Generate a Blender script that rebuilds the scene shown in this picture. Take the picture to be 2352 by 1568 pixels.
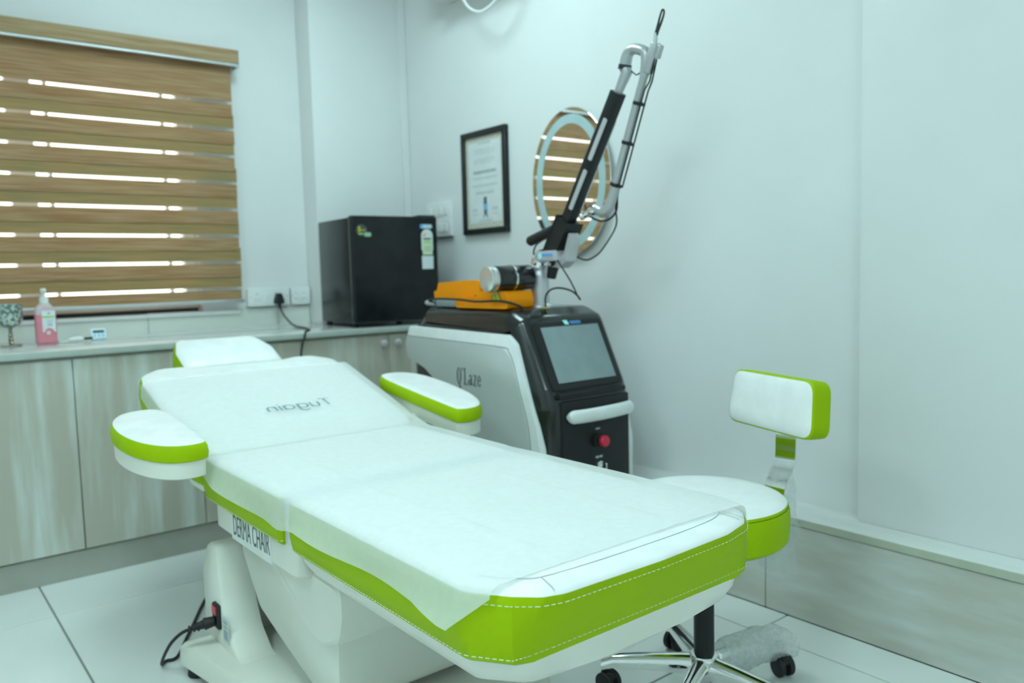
import bpy, bmesh, math, random
from mathutils import Vector, Matrix
random.seed(7)
for o in list(bpy.data.objects): bpy.data.objects.remove(o)
S = bpy.context.scene
COL = S.collection
R = math.radians

# ------------------------------------------------------------------ camera
cam = bpy.data.cameras.new('camera'); camo = bpy.data.objects.new('camera', cam); COL.objects.link(camo)
yaw, pit, rol = R(38.359), R(-4.934), R(-1.524)
fw = Vector((math.sin(yaw)*math.cos(pit), math.cos(yaw)*math.cos(pit), math.sin(pit)))
rt = Vector((math.cos(yaw), -math.sin(yaw), 0)); up = rt.cross(fw)
r2 = rt*math.cos(rol) + up*math.sin(rol); u2 = up*math.cos(rol) - rt*math.sin(rol)
M = Matrix((r2, u2, -fw)).transposed().to_4x4(); M.translation = Vector((0, 0, 1.05))
camo.matrix_world = M
cam.sensor_width = 36; cam.lens = 36*1854.5/2352
cam.clip_start = 0.02
cam.dof.use_dof = True; cam.dof.focus_distance = 1.45; cam.dof.aperture_fstop = 3.2
S.camera = camo

# ------------------------------------------------------------------ world, exposure
W = bpy.data.worlds.new('daylight'); S.world = W; W.use_nodes = True
bg = W.node_tree.nodes['Background']; bg.inputs[0].default_value = (1.0, 0.97, 0.90, 1); bg.inputs[1].default_value = 4.0
S.view_settings.view_transform = 'Standard'; S.view_settings.look = 'None'
S.view_settings.exposure = 0.0; S.view_settings.gamma = 1.0; S.view_settings.use_curve_mapping = False
LAMP_COL = (0.69, 1.0, 1.025)        # cyan white-balance cast, put into the lamps' colour
LAMP_E = 18.0

# ------------------------------------------------------------------ materials
MATS = {}
def mat(name, c, rough=0.5, metal=0.0, c2=None, scale=20.0, stretch=(1,1,1), bump=0.0, bscale=None, spec=0.5, coat=0.0,
        trans=0.0, alpha=1.0, emit=None, estr=0.0, transluc=0.0, rvar=0.0, detail=4.0, lo=0.35, hi=0.65):
    if name in MATS: return MATS[name]
    m = bpy.data.materials.new(name); m.use_nodes = True; nt = m.node_tree; N = nt.nodes; L = nt.links
    b = N['Principled BSDF']; out = N['Material Output']
    b.inputs['Base Color'].default_value = (*c, 1); b.inputs['Roughness'].default_value = rough; b.inputs['Metallic'].default_value = metal
    b.inputs['Specular IOR Level'].default_value = spec; b.inputs['Coat Weight'].default_value = coat
    b.inputs['Transmission Weight'].default_value = trans; b.inputs['Alpha'].default_value = alpha
    if emit: b.inputs['Emission Color'].default_value = (*emit, 1); b.inputs['Emission Strength'].default_value = estr
    tc = N.new('ShaderNodeTexCoord'); mp = N.new('ShaderNodeMapping'); mp.inputs['Scale'].default_value = stretch
    L.new(tc.outputs['Object'], mp.inputs['Vector'])
    nz = N.new('ShaderNodeTexNoise'); nz.inputs['Scale'].default_value = scale; nz.inputs['Detail'].default_value = detail
    L.new(mp.outputs['Vector'], nz.inputs['Vector'])
    if c2 is None: c2 = tuple(min(1, v*1.06+0.003) for v in c)
    cr = N.new('ShaderNodeValToRGB'); cr.color_ramp.elements[0].position = lo; cr.color_ramp.elements[1].position = hi
    cr.color_ramp.elements[0].color = (*c, 1); cr.color_ramp.elements[1].color = (*c2, 1)
    L.new(nz.outputs['Fac'], cr.inputs['Fac']); L.new(cr.outputs['Color'], b.inputs['Base Color'])
    if rvar:
        mr = N.new('ShaderNodeMapRange'); mr.inputs['To Min'].default_value = max(0, rough-rvar); mr.inputs['To Max'].default_value = rough+rvar
        L.new(nz.outputs['Fac'], mr.inputs['Value']); L.new(mr.outputs['Result'], b.inputs['Roughness'])
    if bump:
        bn = N.new('ShaderNodeTexNoise'); bn.inputs['Scale'].default_value = bscale or scale*3; bn.inputs['Detail'].default_value = 3
        L.new(mp.outputs['Vector'], bn.inputs['Vector'])
        bp = N.new('ShaderNodeBump'); bp.inputs['Strength'].default_value = bump; bp.inputs['Distance'].default_value = 0.002
        L.new(bn.outputs['Fac'], bp.inputs['Height']); L.new(bp.outputs['Normal'], b.inputs['Normal'])
    if transluc:
        t = N.new('ShaderNodeBsdfTranslucent'); L.new(cr.outputs['Color'], t.inputs['Color'])
        mx = N.new('ShaderNodeMixShader'); mx.inputs['Fac'].default_value = transluc
        L.new(b.outputs[0], mx.inputs[1]); L.new(t.outputs[0], mx.inputs[2]); L.new(mx.outputs[0], out.inputs['Surface'])
    MATS[name] = m
    return m

PAINT   = mat('wall_paint', (0.78,0.78,0.775), 0.45, bump=0.05, bscale=220, c2=(0.80,0.80,0.795), scale=3)
CEILM   = mat('ceiling_paint', (0.70,0.70,0.69), 0.8)
FLOORT  = mat('floor_tile', (0.78,0.79,0.77), 0.16, c2=(0.82,0.83,0.81), scale=2.5, rvar=0.04)
GROUT   = mat('grout', (0.26,0.28,0.26), 0.9)
LAMIN   = mat('laminate', (0.50,0.47,0.39), 0.35, c2=(0.70,0.74,0.70), scale=3.0, stretch=(5.5,1,0.55), detail=6, lo=0.46, hi=0.72)
LAMIN_D = mat('laminate_edge', (0.36,0.36,0.31), 0.4, c2=(0.42,0.42,0.37), scale=6, stretch=(1,1,1))
LEDGET  = mat('ledge_tile', (0.52,0.51,0.45), 0.3, c2=(0.68,0.70,0.66), scale=3.2, stretch=(1,1.1,5.5), detail=6, lo=0.38, hi=0.8)
LEDGETOP= mat('ledge_top', (0.74,0.74,0.71), 0.25, c2=(0.80,0.81,0.79), scale=3.5, stretch=(5,1,1))
LEDGEED = mat('ledge_nosing', (0.46,0.48,0.38), 0.4)
COUNTER = mat('counter_stone', (0.70,0.71,0.68), 0.10, c2=(0.76,0.77,0.74), scale=5)
COUNTED = mat('counter_edge', (0.45,0.49,0.45), 0.2)
BACKSPL = mat('backsplash_tile', (0.66,0.68,0.62), 0.25, c2=(0.72,0.74,0.68), scale=4)
ALU     = mat('aluminium', (0.72,0.74,0.76), 0.3, 0.85)
WFRAME  = mat('window_frame', (0.80,0.80,0.80), 0.35)
DARKGAP = mat('dark_rubber', (0.03,0.04,0.045), 0.6)
BLIND   = mat('blind_weave', (0.40,0.20,0.085), 0.75, c2=(0.56,0.37,0.20), scale=5, stretch=(1.1,6,26), detail=8, transluc=0.22, bump=0.25, bscale=60, lo=0.3, hi=0.7)
BLINDB  = mat('blind_weave_back', (0.31,0.25,0.11), 0.75, c2=(0.54,0.31,0.13), scale=5, stretch=(1.0,6,30), detail=8, transluc=0.22, lo=0.3, hi=0.7)
VALM    = mat('valance_weave', (0.34,0.20,0.09), 0.7, c2=(0.44,0.32,0.18), scale=5, stretch=(1.2,6,26), detail=8)
WHITEP  = mat('white_plastic', (0.80,0.81,0.80), 0.3)
IVORY   = mat('ivory_plastic', (0.76,0.75,0.66), 0.32, c2=(0.80,0.80,0.72), scale=3, rvar=0.05)
IVORYD  = mat('ivory_plastic_worn', (0.70,0.68,0.55), 0.4, c2=(0.78,0.77,0.67), scale=4)
LEATHW  = mat('white_leather', (0.84,0.84,0.83), 0.38, bump=0.06, bscale=500)
LEATHG  = mat('green_leather', (0.345,0.51,0.001), 0.5, c2=(0.355,0.525,0.001), scale=8, bump=0.10, bscale=420, spec=0.12)
STITCH  = mat('thread', (0.75,0.78,0.68), 0.8)
SEAM    = mat('seam', (0.50,0.52,0.52), 0.8)
BLACKG  = mat('black_gloss', (0.012,0.013,0.014), 0.22, coat=0.3)
BLACKS  = mat('black_satin', (0.012,0.013,0.014), 0.42, spec=0.35)
BLACKM  = mat('black_rubber', (0.012,0.012,0.013), 0.6)
FRIDGEB = mat('fridge_black', (0.010,0.011,0.012), 0.22, bump=0.08, bscale=300, spec=0.32)
SILVER  = mat('silver_paint', (0.60,0.63,0.63), 0.33, 0.25, c2=(0.63,0.66,0.66), scale=6)
SILVERL = mat('silver_paint_light', (0.84,0.86,0.86), 0.3, 0.15)
CHROME  = mat('chrome', (0.85,0.85,0.84), 0.06, 1.0)
STEEL   = mat('satin_steel', (0.60,0.59,0.62), 0.36, 0.45)
ARMG    = mat('arm_grey', (0.46,0.46,0.47), 0.34, 0.45)
SCREEN  = mat('screen_glass', (0.24,0.31,0.32), 0.14, coat=0.4)  # pale reflection on the switched-off display is put into the base colour
ORANGE  = mat('orange_plastic', (0.95,0.30,0.0), 0.4, c2=(0.97,0.31,0.0), spec=0.2)
YELLOW  = mat('warning_yellow', (0.62,0.60,0.01), 0.5)
RED     = mat('red_plastic', (0.65,0.02,0.06), 0.3)
GREYP   = mat('grey_plastic', (0.30,0.34,0.35), 0.45)
INK     = mat('print_ink', (0.10,0.13,0.13), 0.6)
INKG    = mat('print_grey', (0.36,0.42,0.44), 0.7)
INKL    = mat('print_grey_light', (0.52,0.57,0.58), 0.7)
PAPER   = mat('certificate_paper', (0.70,0.72,0.72), 0.6)
PAPERB  = mat('certificate_border', (0.58,0.53,0.44), 0.6, c2=(0.66,0.63,0.56), scale=60)
BLUE    = mat('print_blue', (0.10,0.36,0.80), 0.5)
CYAN    = mat('print_cyan', (0.45,0.90,0.92), 0.5)
GREENP  = mat('print_green', (0.25,0.55,0.25), 0.5)
LIME    = mat('label_lime', (0.36,0.62,0.14), 0.5)
PALEGR  = mat('label_pale_green', (0.62,0.72,0.48), 0.5)
FROST   = mat('frosted_ring', (0.42,0.55,0.57), 0.55)
MIRROR  = mat('mirror_silver', (0.90,0.92,0.92), 0.015, 1.0)
PINK    = mat('pink_soap', (0.88,0.28,0.36), 0.18, c2=(0.90,0.32,0.40), scale=4, trans=0.15)
PINKC   = mat('clear_pink_plastic', (0.85,0.66,0.70), 0.12, trans=0.3)
TIMERB  = mat('timer_white', (0.72,0.84,0.90), 0.3)
BRASS   = mat('tarnished_metal', (0.28,0.26,0.20), 0.35, 0.9)
MOSAIC  = mat('mosaic_glass', (0.18,0.24,0.22), 0.15, 0.6, c2=(0.60,0.70,0.66), scale=70, detail=1, lo=0.45, hi=0.55)

def glass_mat():
    m = bpy.data.materials.new('window_glass'); m.use_nodes = True; N = m.node_tree.nodes; L = m.node_tree.links
    N.remove(N['Principled BSDF'])
    t = N.new('ShaderNodeBsdfTransparent'); t.inputs[0].default_value = (0.93,0.95,0.94,1)
    g = N.new('ShaderNodeBsdfGlossy'); g.inputs['Roughness'].default_value = 0.02
    f = N.new('ShaderNodeFresnel'); f.inputs[0].default_value = 1.4
    mx = N.new('ShaderNodeMixShader'); L.new(f.outputs[0], mx.inputs[0]); L.new(t.outputs[0], mx.inputs[1]); L.new(g.outputs[0], mx.inputs[2])
    L.new(mx.outputs[0], N['Material Output'].inputs[0]); return m
GLASS = glass_mat()
def film_mat(name, col, fac, rough, noise=30, transl=True, amp=0.07):
    m = bpy.data.materials.new(name); m.use_nodes = True; N = m.node_tree.nodes; L = m.node_tree.links
    b = N['Principled BSDF']; b.inputs['Base Color'].default_value = (*col,1); b.inputs['Roughness'].default_value = rough
    tc = N.new('ShaderNodeTexCoord'); nz = N.new('ShaderNodeTexNoise'); nz.inputs['Scale'].default_value = noise; nz.inputs['Detail'].default_value = 5
    L.new(tc.outputs['Object'], nz.inputs['Vector'])
    mr = N.new('ShaderNodeMapRange'); mr.inputs['To Min'].default_value = fac-amp; mr.inputs['To Max'].default_value = fac+amp
    mr.inputs['From Min'].default_value = 0.3; mr.inputs['From Max'].default_value = 0.7
    L.new(nz.outputs['Fac'], mr.inputs['Value'])
    src = b.outputs[0]
    if transl:
        t = N.new('ShaderNodeBsdfTranslucent'); t.inputs['Color'].default_value = (*col,1)
        m1 = N.new('ShaderNodeMixShader'); m1.inputs[0].default_value = 0.25; L.new(b.outputs[0], m1.inputs[1]); L.new(t.outputs[0], m1.inputs[2]); src = m1.outputs[0]
    tr = N.new('ShaderNodeBsdfTransparent'); mx = N.new('ShaderNodeMixShader')
    L.new(mr.outputs[0], mx.inputs[0]); L.new(src, mx.inputs[1]); L.new(tr.outputs[0], mx.inputs[2])
    L.new(mx.outputs[0], N['Material Output'].inputs[0]); return m
SHEETM = film_mat('nonwoven_sheet', (0.93,0.94,0.93), 0.38, 0.75, 60, True, 0.015)
SHEERM = film_mat('sheer_voile', (0.9,0.88,0.82), 0.86, 0.8, 40, True, 0.01)
WRAPM  = film_mat('clear_plastic_wrap', (0.72,0.76,0.76), 0.80, 0.10, 45)
BUBBLE = film_mat('bubble_wrap', (0.74,0.78,0.78), 0.42, 0.16, 90, True, 0.16)

# ------------------------------------------------------------------ builders
WLOC = {}
def finish(bm, name, m, angle=40, smooth=True):
    bmesh.ops.recalc_face_normals(bm, faces=bm.faces)
    me = bpy.data.meshes.new(name); bm.to_mesh(me); bm.free()
    if smooth:
        me.polygons.foreach_set('use_smooth', [True]*len(me.polygons)); me.set_sharp_from_angle(angle=R(angle))
    if m: me.materials.append(m)
    return me
def obj(name, bm, m, parent=None, label=None, angle=40, smooth=True, origin=None):
    me = finish(bm, name, m, angle, smooth); o = bpy.data.objects.new(name, me); COL.objects.link(o)
    if parent is not None:
        o.parent = parent; pl = WLOC[parent.name]; o.matrix_parent_inverse = Matrix.Translation(-pl); WLOC[o.name] = Vector((0,0,0))
    else:
        org = Vector(origin) if origin is not None else Vector((0,0,0))
        if origin is not None: me.transform(Matrix.Translation(-org)); o.location = org
        WLOC[o.name] = org
    if label: o['label'] = label
    return o
def thing(name, loc, label, cat, group=None):
    o = bpy.data.objects.new(name, None); COL.objects.link(o); o.location = loc; o.empty_display_size = 0.05
    WLOC[o.name] = Vector(loc); o['label'] = label; o['category'] = cat
    if group: o['group'] = group
    return o
def tag(o, label, cat, group=None):
    o['label'] = label; o['category'] = cat
    if group: o['group'] = group
    return o
def struct(o): o['kind'] = 'structure'; return o

def box(bm, x0, x1, y0, y1, z0, z1, bev=0.0, seg=2, mx=None):
    r = bmesh.ops.create_cube(bm, size=1.0); vs = r['verts']
    for v in vs: v.co = Vector(((x0+x1)/2+v.co.x*(x1-x0), (y0+y1)/2+v.co.y*(y1-y0), (z0+z1)/2+v.co.z*(z1-z0)))
    if bev > 0:
        es = list({e for v in vs for e in v.link_edges})
        rr = bmesh.ops.bevel(bm, geom=es, offset=bev, segments=seg, profile=0.6, affect='EDGES')
        vs = list({v for f in rr['faces'] for v in f.verts} | {v for v in vs if v.is_valid})
    if mx is not None:
        for v in vs: v.co = mx @ v.co
    return bm
def bx(*a, **k): return box(bmesh.new(), *a, **k)
def loft(bm, rings, cap0=True, cap1=True, closed=True):
    vr = [[bm.verts.new(p) for p in r] for r in rings]
    n = len(rings[0])
    for a, b in zip(vr[:-1], vr[1:]):
        for i in range(n if closed else n-1):
            j = (i+1) % n
            try: bm.faces.new((a[i], a[j], b[j], b[i]))
            except ValueError: pass
    if cap0 and n > 2: bm.faces.new(vr[0][::-1])
    if cap1 and n > 2: bm.faces.new(vr[-1])
    return bm
def frame(d):
    d = d.normalized(); a = Vector((0,0,1)) if abs(d.z) < 0.9 else Vector((1,0,0))
    s = d.cross(a).normalized(); t = s.cross(d).normalized(); return s, t
def smooth_path(pts, n=8):
    P = [Vector(p) for p in pts]; out = []
    for i in range(len(P)-1):
        p0 = P[max(i-1,0)]; p1 = P[i]; p2 = P[i+1]; p3 = P[min(i+2,len(P)-1)]
        for k in range(n):
            t = k/n
            out.append(0.5*((2*p1)+(-p0+p2)*t+(2*p0-5*p1+4*p2-p3)*t*t+(-p0+3*p1-3*p2+p3)*t**3))
    out.append(P[-1]); return out
def tube(bm, pts, rad, n=10, cap=True, smooth=0, squash=None):
    P = smooth_path(pts, smooth) if smooth else [Vector(p) for p in pts]
    rads = rad if isinstance(rad, (list, tuple)) else [rad]*len(P)
    if len(rads) != len(P):
        q = []
        for i in range(len(P)):
            f = i/(len(P)-1)*(len(rads)-1); k = min(int(f), len(rads)-2); q.append(rads[k]*(1-f+k)+rads[k+1]*(f-k))
        rads = q
    d0 = P[1]-P[0]; s, t = frame(d0); rings = []
    for i, p in enumerate(P):
        d = (P[min(i+1,len(P)-1)]-P[max(i-1,0)]).normalized()
        s = (s - d*s.dot(d))
        if s.length < 1e-6: s, t = frame(d)
        s.normalize(); t = d.cross(s)
        rings.append([p + (s*math.cos(2*math.pi*k/n) + t*math.sin(2*math.pi*k/n)*(squash or 1))*rads[i] for k in range(n)])
    return loft(bm, rings, cap, cap)
def cyl(bm, a, b, r0, r1=None, n=24, bev=0.0):
    a = Vector(a); b = Vector(b); r1 = r0 if r1 is None else r1
    if bev:
        L = (b-a).length; d = (b-a)/L
        return tube(bm, [a, a+d*bev*0.3, a+d*bev, b-d*bev, b-d*bev*0.3, b], [r0-bev, r0-bev*0.3, r0, r1, r1-bev*0.3, r1-bev], n)
    return tube(bm, [a, b], [r0, r1], n)
def lathe(bm, c, prof, n=28, axis=Vector((0,0,1))):
    c = Vector(c); s, t = frame(axis); ax = axis.normalized()
    return loft(bm, [[c+ax*z+(s*math.cos(2*math.pi*k/n)+t*math.sin(2*math.pi*k/n))*max(r,0.0002) for k in range(n)] for r, z in prof])
def round_poly(pts, rad, seg=6):
    out = []; n = len(pts)
    for i in range(n):
        p = Vector(pts[i][:2]); a = Vector(pts[i-1][:2]); b = Vector(pts[(i+1)%n][:2])
        r = rad[i] if isinstance(rad, (list,tuple)) else rad
        u = (a-p); v = (b-p); lu, lv = u.length, v.length; u /= lu; v /= lv
        if r <= 0: out.append(p.copy()); continue
        ang = math.acos(max(-1,min(1,u.dot(v))))
        d = min(r/math.tan(ang/2), lu*0.49, lv*0.49)
        A = p+u*d; B = p+v*d
        for k in range(seg+1):
            t = k/seg; out.append(A*(1-t)**2 + p*2*t*(1-t) + B*t*t)
    return out
def densify(pl, step):
    out = []; n = len(pl)
    for i in range(n):
        a = pl[i]; b = pl[(i+1)%n]; k = max(1, int((b-a).length/step))
        for j in range(k): out.append(a.lerp(b, j/k))
    return out
def inset(pl, d):
    n = len(pl); area = sum(pl[i].x*pl[(i+1)%n].y-pl[(i+1)%n].x*pl[i].y for i in range(n)); sg = 1 if area > 0 else -1
    out = []
    for i in range(n):
        a = pl[i]-pl[i-1]; b = pl[(i+1)%n]-pl[i]
        if a.length < 1e-9: a = b
        if b.length < 1e-9: b = a
        na = Vector((-a.y,a.x)).normalized()*sg; nb = Vector((-b.y,b.x)).normalized()*sg
        m = na+nb
        if m.length < 1e-6: m = na
        m.normalize(); out.append(pl[i]+m*d/max(0.5, m.dot(na)))
    return out
ID = lambda x, y, z: Vector((x, y, z))
def shrink(pl, d):                         # inset by scaling about the box centre: never crosses itself
    xs = [p.x for p in pl]; ys = [p.y for p in pl]; cx, cy = (min(xs)+max(xs))/2, (min(ys)+max(ys))/2; w, h = (max(xs)-min(xs))/2, (max(ys)-min(ys))/2
    return [Vector((cx+(p.x-cx)*(1-d/w), cy+(p.y-cy)*(1-d/h))) for p in pl]
def pad(outline, levels, f=ID, cap0=True, cap1=True):
    bm = bmesh.new()
    return loft(bm, [[f(p.x, p.y, z) for p in ((shrink(outline, d) if d > 0 else inset(outline, d)) if d else outline)] for d, z in levels], cap0, cap1)
def plate(bm, poly, a0, a1, f):           # polygon extruded from depth a0 to a1, f(u,v,a)->Vector
    return loft(bm, [[f(p[0],p[1],a0) for p in poly], [f(p[0],p[1],a1) for p in poly]])
def stitches(outline, f, step=0.011, ln=0.007, r=0.0006, skip=None):
    bm = bmesh.new(); pl = densify(outline, 0.002); acc = 0; i = 0
    k = int(step/0.002); l = int(ln/0.002); n = len(pl)
    for i in range(0, n-l, k):
        a = f(pl[i]); b = f(pl[i+l])
        if skip and skip(a): continue
        tube(bm, [a, b], r, 4)
    return bm
def ell(cx, cy, a, b, n=40, t0=0): return [Vector((cx+a*math.cos(2*math.pi*k/n+t0), cy+b*math.sin(2*math.pi*k/n+t0))) for k in range(n)]
def text_mesh(s, size, f, extr=0.0006, sx=1.0, bold=0.0, shear=0.0, align='CENTER'):
    cu = bpy.data.curves.new('t', 'FONT'); cu.body = s; cu.size = size; cu.align_x = align; cu.align_y = 'CENTER'; cu.offset = bold; cu.shear = shear
    cu.extrude = extr; cu.resolution_u = 4
    o = bpy.data.objects.new('t', cu); COL.objects.link(o); dg = bpy.context.evaluated_depsgraph_get(); dg.update()
    me = bpy.data.meshes.new_from_object(o.evaluated_get(dg)); bpy.data.objects.remove(o); bpy.data.curves.remove(cu)
    bm = bmesh.new(); bm.from_mesh(me); bpy.data.meshes.remove(me)
    for v in bm.verts: v.co = f(v.co.x*sx, v.co.y, v.co.z)
    return bm

# ------------------------------------------------------------------ room shell
XW, YA, YP, ZC = 2.245, 3.81, 3.66, 2.75           # right wall, window wall, pier face, ceiling
X0, Y0 = -1.70, -1.60
OX0, OX1, OZ0, OZ1 = -0.34, 1.20, 0.905, 2.00       # window opening
bm = bx(X0-0.15, XW+0.2, Y0-0.15, YA+0.25, -0.08, -0.004); floor = struct(obj('floor', bm, GROUT, smooth=False))
TX, TY, G = 0.771, 0.7625, 0.006
tile_me = None
ix0 = math.floor((X0-0.387)/TX); iy0 = math.floor((Y0-1.34)/TY)
for i in range(ix0, 5):
    for j in range(iy0, 5):
        a, b = 0.387+i*TX, 1.34+j*TY
        xa, xb, ya, yb = max(a+G/2, X0), min(a+TX-G/2, 2.088), max(b+G/2, Y0), min(b+TY-G/2, 3.2)
        if xb-xa < 0.02 or yb-ya < 0.02: continue
        full = abs(xb-xa-TX+G) < 1e-4 and abs(yb-ya-TY+G) < 1e-4
        if full and tile_me is not None:
            o = bpy.data.objects.new('floor_tile', tile_me); COL.objects.link(o); o.parent = floor; o.location = ((xa+xb)/2, (ya+yb)/2, 0); continue
        bm = bx(-(xb-xa)/2, (xb-xa)/2, -(yb-ya)/2, (yb-ya)/2, -0.006, 0.0, 0.0012, 1)
        me = finish(bm, 'floor_tile', FLOORT, 30)
        o = bpy.data.objects.new('floor_tile', me); COL.objects.link(o); o.parent = floor; o.location = ((xa+xb)/2, (ya+yb)/2, 0)
        if full: tile_me = me
struct(obj('ceiling', bx(X0-0.15, XW+0.2, Y0-0.15, YA+0.25, ZC, ZC+0.1), CEILM, smooth=False))
bm = bmesh.new(); TH = YA+0.2
box(bm, X0-0.15, OX0, YA, TH, 0, ZC); box(bm, OX1, XW+0.2, YA, TH, 0, ZC)
box(bm, OX0, OX1, YA, TH, 0, OZ0); box(bm, OX0, OX1, YA, TH, OZ1, ZC)
struct(obj('wall_left', bm, PAINT, smooth=False))
struct(obj('wall_right', bx(XW, XW+0.2, Y0-0.15, YA, 0, ZC), PAINT, smooth=False))
struct(obj('wall_back', bx(X0-0.15, XW, Y0-0.15, Y0, 0, ZC), PAINT, smooth=False))
struct(obj('wall_near', bx(X0-0.15, X0, Y0, YA, 0, ZC), PAINT, smooth=False))
struct(obj('trim_1', bx(1.72, XW, YP, YA, 0.0, ZC, 0.004, 2), PAINT))                       # corner pier
struct(obj('trim_2', bx(2.19, XW, Y0, 1.178, 0.305, ZC, 0.003, 2), PAINT))                   # thicker panel of the right wall
struct(obj('trim_3', bx(2.205, XW-0.001, YP-0.012, YP, 0.83, ZC, 0.002, 1), PAINT))          # cable casing in the corner
# ledge along the right wall
led = struct(obj('baseboard_right', bx(2.094, XW, Y0, 3.20, 0.0, 0.292), GROUT, smooth=False))
for k in range(-3, 3):
    y0 = 1.416+k*1.2; y1 = min(y0+1.2, 3.19)
    if y1 < Y0: continue
    y0 = max(y0, Y0)
    obj('ledge_tile', bx(2.088, 2.096, y0+0.0015, y1-0.0015, 0.002, 0.281, 0.001, 1), LEDGET, led)
    obj('ledge_top_tile', bx(2.0885, XW, y0+0.001, y1-0.001, 0.2915, 0.305, 0.001, 1), LEDGETOP, led)
    obj('ledge_nosing', bx(2.082, 2.0885, y0+0.001, y1-0.001, 0.2835, 0.305, 0.001, 1), LEDGEED, led)

# ------------------------------------------------------------------ window and blind
win = struct(obj('window_1', bx(OX0, OX1, 3.86, 3.925, 0.921, 0.957, 0.003, 1), WFRAME))
obj('window_sill', bx(OX0, OX1+0.17, 3.785, 3.86, 0.888, 0.905, 0.004, 2), WFRAME, win)
obj('window_channel', bx(OX0, OX1-0.01, 3.845, 3.92, 0.905, 0.9215), DARKGAP, win)
obj('window_frame', bx(OX0, OX1, 3.86, 3.925, 1.955, 2.0, 0.003, 1), WFRAME, win)
for x0, x1 in ((OX0, OX0+0.045), (OX1-0.05, OX1), (0.485, 0.575)):
    obj('window_mullion', bx(x0, x1, 3.862, 3.923, 0.955, 1.957, 0.003, 1), WFRAME, win)
for x0, x1 in ((0.625, 0.637), (1.085, 1.097), (-0.14, -0.128)):
    obj('window_bar', bx(x0, x1, 3.875, 3.90, 0.955, 1.957), WFRAME, win)
for x0, x1 in ((OX0+0.045, 0.485), (0.575, OX1-0.05)):
    obj('window_pane', bx(x0, x1, 3.89, 3.894, 0.957, 1.955), GLASS, win, smooth=False)

bl = thing('roller_blind', (0.5, 3.76, 0.95), 'wood-look striped day-night roller blind pulled down over the window', 'blind')
BX0, BX1 = -0.42, 1.370
obj('valance', bx(BX0-0.03, 1.396, 3.715, 3.806, 2.024, 2.088, 0.008, 2), VALM, bl)
obj('valance_lip', bx(BX0-0.03, 1.396, 3.712, 3.724, 2.012, 2.0245, 0.003, 1), ALU, bl)
obj('valance_end_cap', bx(1.396, 1.400, 3.714, 3.806, 2.014, 2.088, 0.003, 1), WHITEP, bl)
gz = [1.855-0.1213*k for k in range(8)]
edges = [2.05]+gz
for k in range(len(edges)):
    top = edges[k] - (0.0065 if k else 0.0)
    bot = (edges[k+1] if k+1 < len(edges) else 0.952) + 0.0065
    dx = random.uniform(-0.004, 0.004)
    if k == 0:
        obj('blind_band', bx(BX0, BX1+dx, 3.758, 3.7595, bot, top), BLIND, bl, smooth=False); continue
    mid = (top+bot)/2
    if k == len(edges)-1:
        obj('blind_band', bx(BX0, BX1+dx, 3.758, 3.7595, bot-0.008, top), BLIND, bl, smooth=False); continue
    obj('blind_band', bx(BX0, BX1+dx, 3.758, 3.7595, mid-0.006, top), BLIND, bl, smooth=False)
    obj('blind_band', bx(BX0, BX1-dx, 3.7618, 3.7632, bot, mid+0.008), BLINDB, bl, smooth=False)
for z in gz:
    obj('sheer_band', bx(BX0, BX1, 3.7602, 3.7609, z-0.0085, z+0.0085), SHEERM, bl, smooth=False)
obj('bottom_rail', bx(BX0, BX1+0.006, 3.750, 3.768, 0.940, 0.956, 0.004, 2), ALU, bl)

# ------------------------------------------------------------------ backsplash, counter, cabinets
bs = struct(obj('trim_4', bx(OX0-0.5, 1.72, YA-0.006, YA, 0.80, 0.888), GROUT, smooth=False))
xs = [-0.84, -0.24, 0.36, 0.956, 1.553, 1.719]
for a, b in zip(xs[:-1], xs[1:]):
    obj('backsplash_tile', bx(a+0.001, b-0.001, YA-0.014, YA-0.005, 0.80, 0.888 if b < 1.5 else 0.908, 0.001, 1), BACKSPL, bs)
ct = thing('countertop', (0.7, 3.45, 0.80), 'pale polished stone worktop running under the blind', 'countertop')
obj('slab', bx(-0.90, XW-0.002, 3.152, YP-0.002, 0.801, 0.820, 0.002, 2), COUNTER, ct)
obj('slab_back', bx(-0.90, 1.716, YP-0.002, YA-0.015, 0.801, 0.820), COUNTER, ct, smooth=False)
obj('nosing', bx(-0.90, XW-0.002, 3.147, 3.1525, 0.797, 0.8195, 0.002, 2), COUNTED, ct)
units = [(-0.735, -0.31, 0.115, 'wood-grain cabinet under the worktop at the far left frame edge, beyond the goblet'),
         (0.115, 0.327, 0.539, 'pale wood-grain cabinet below the pink pump bottle and goblet'),
         (0.539, 0.964, 1.389, 'pale wood-grain double cabinet behind the treatment chair headrest'),
         (1.389, 1.805, 2.221, 'wood-grain double cabinet with two round knobs below the black fridge')]
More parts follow.
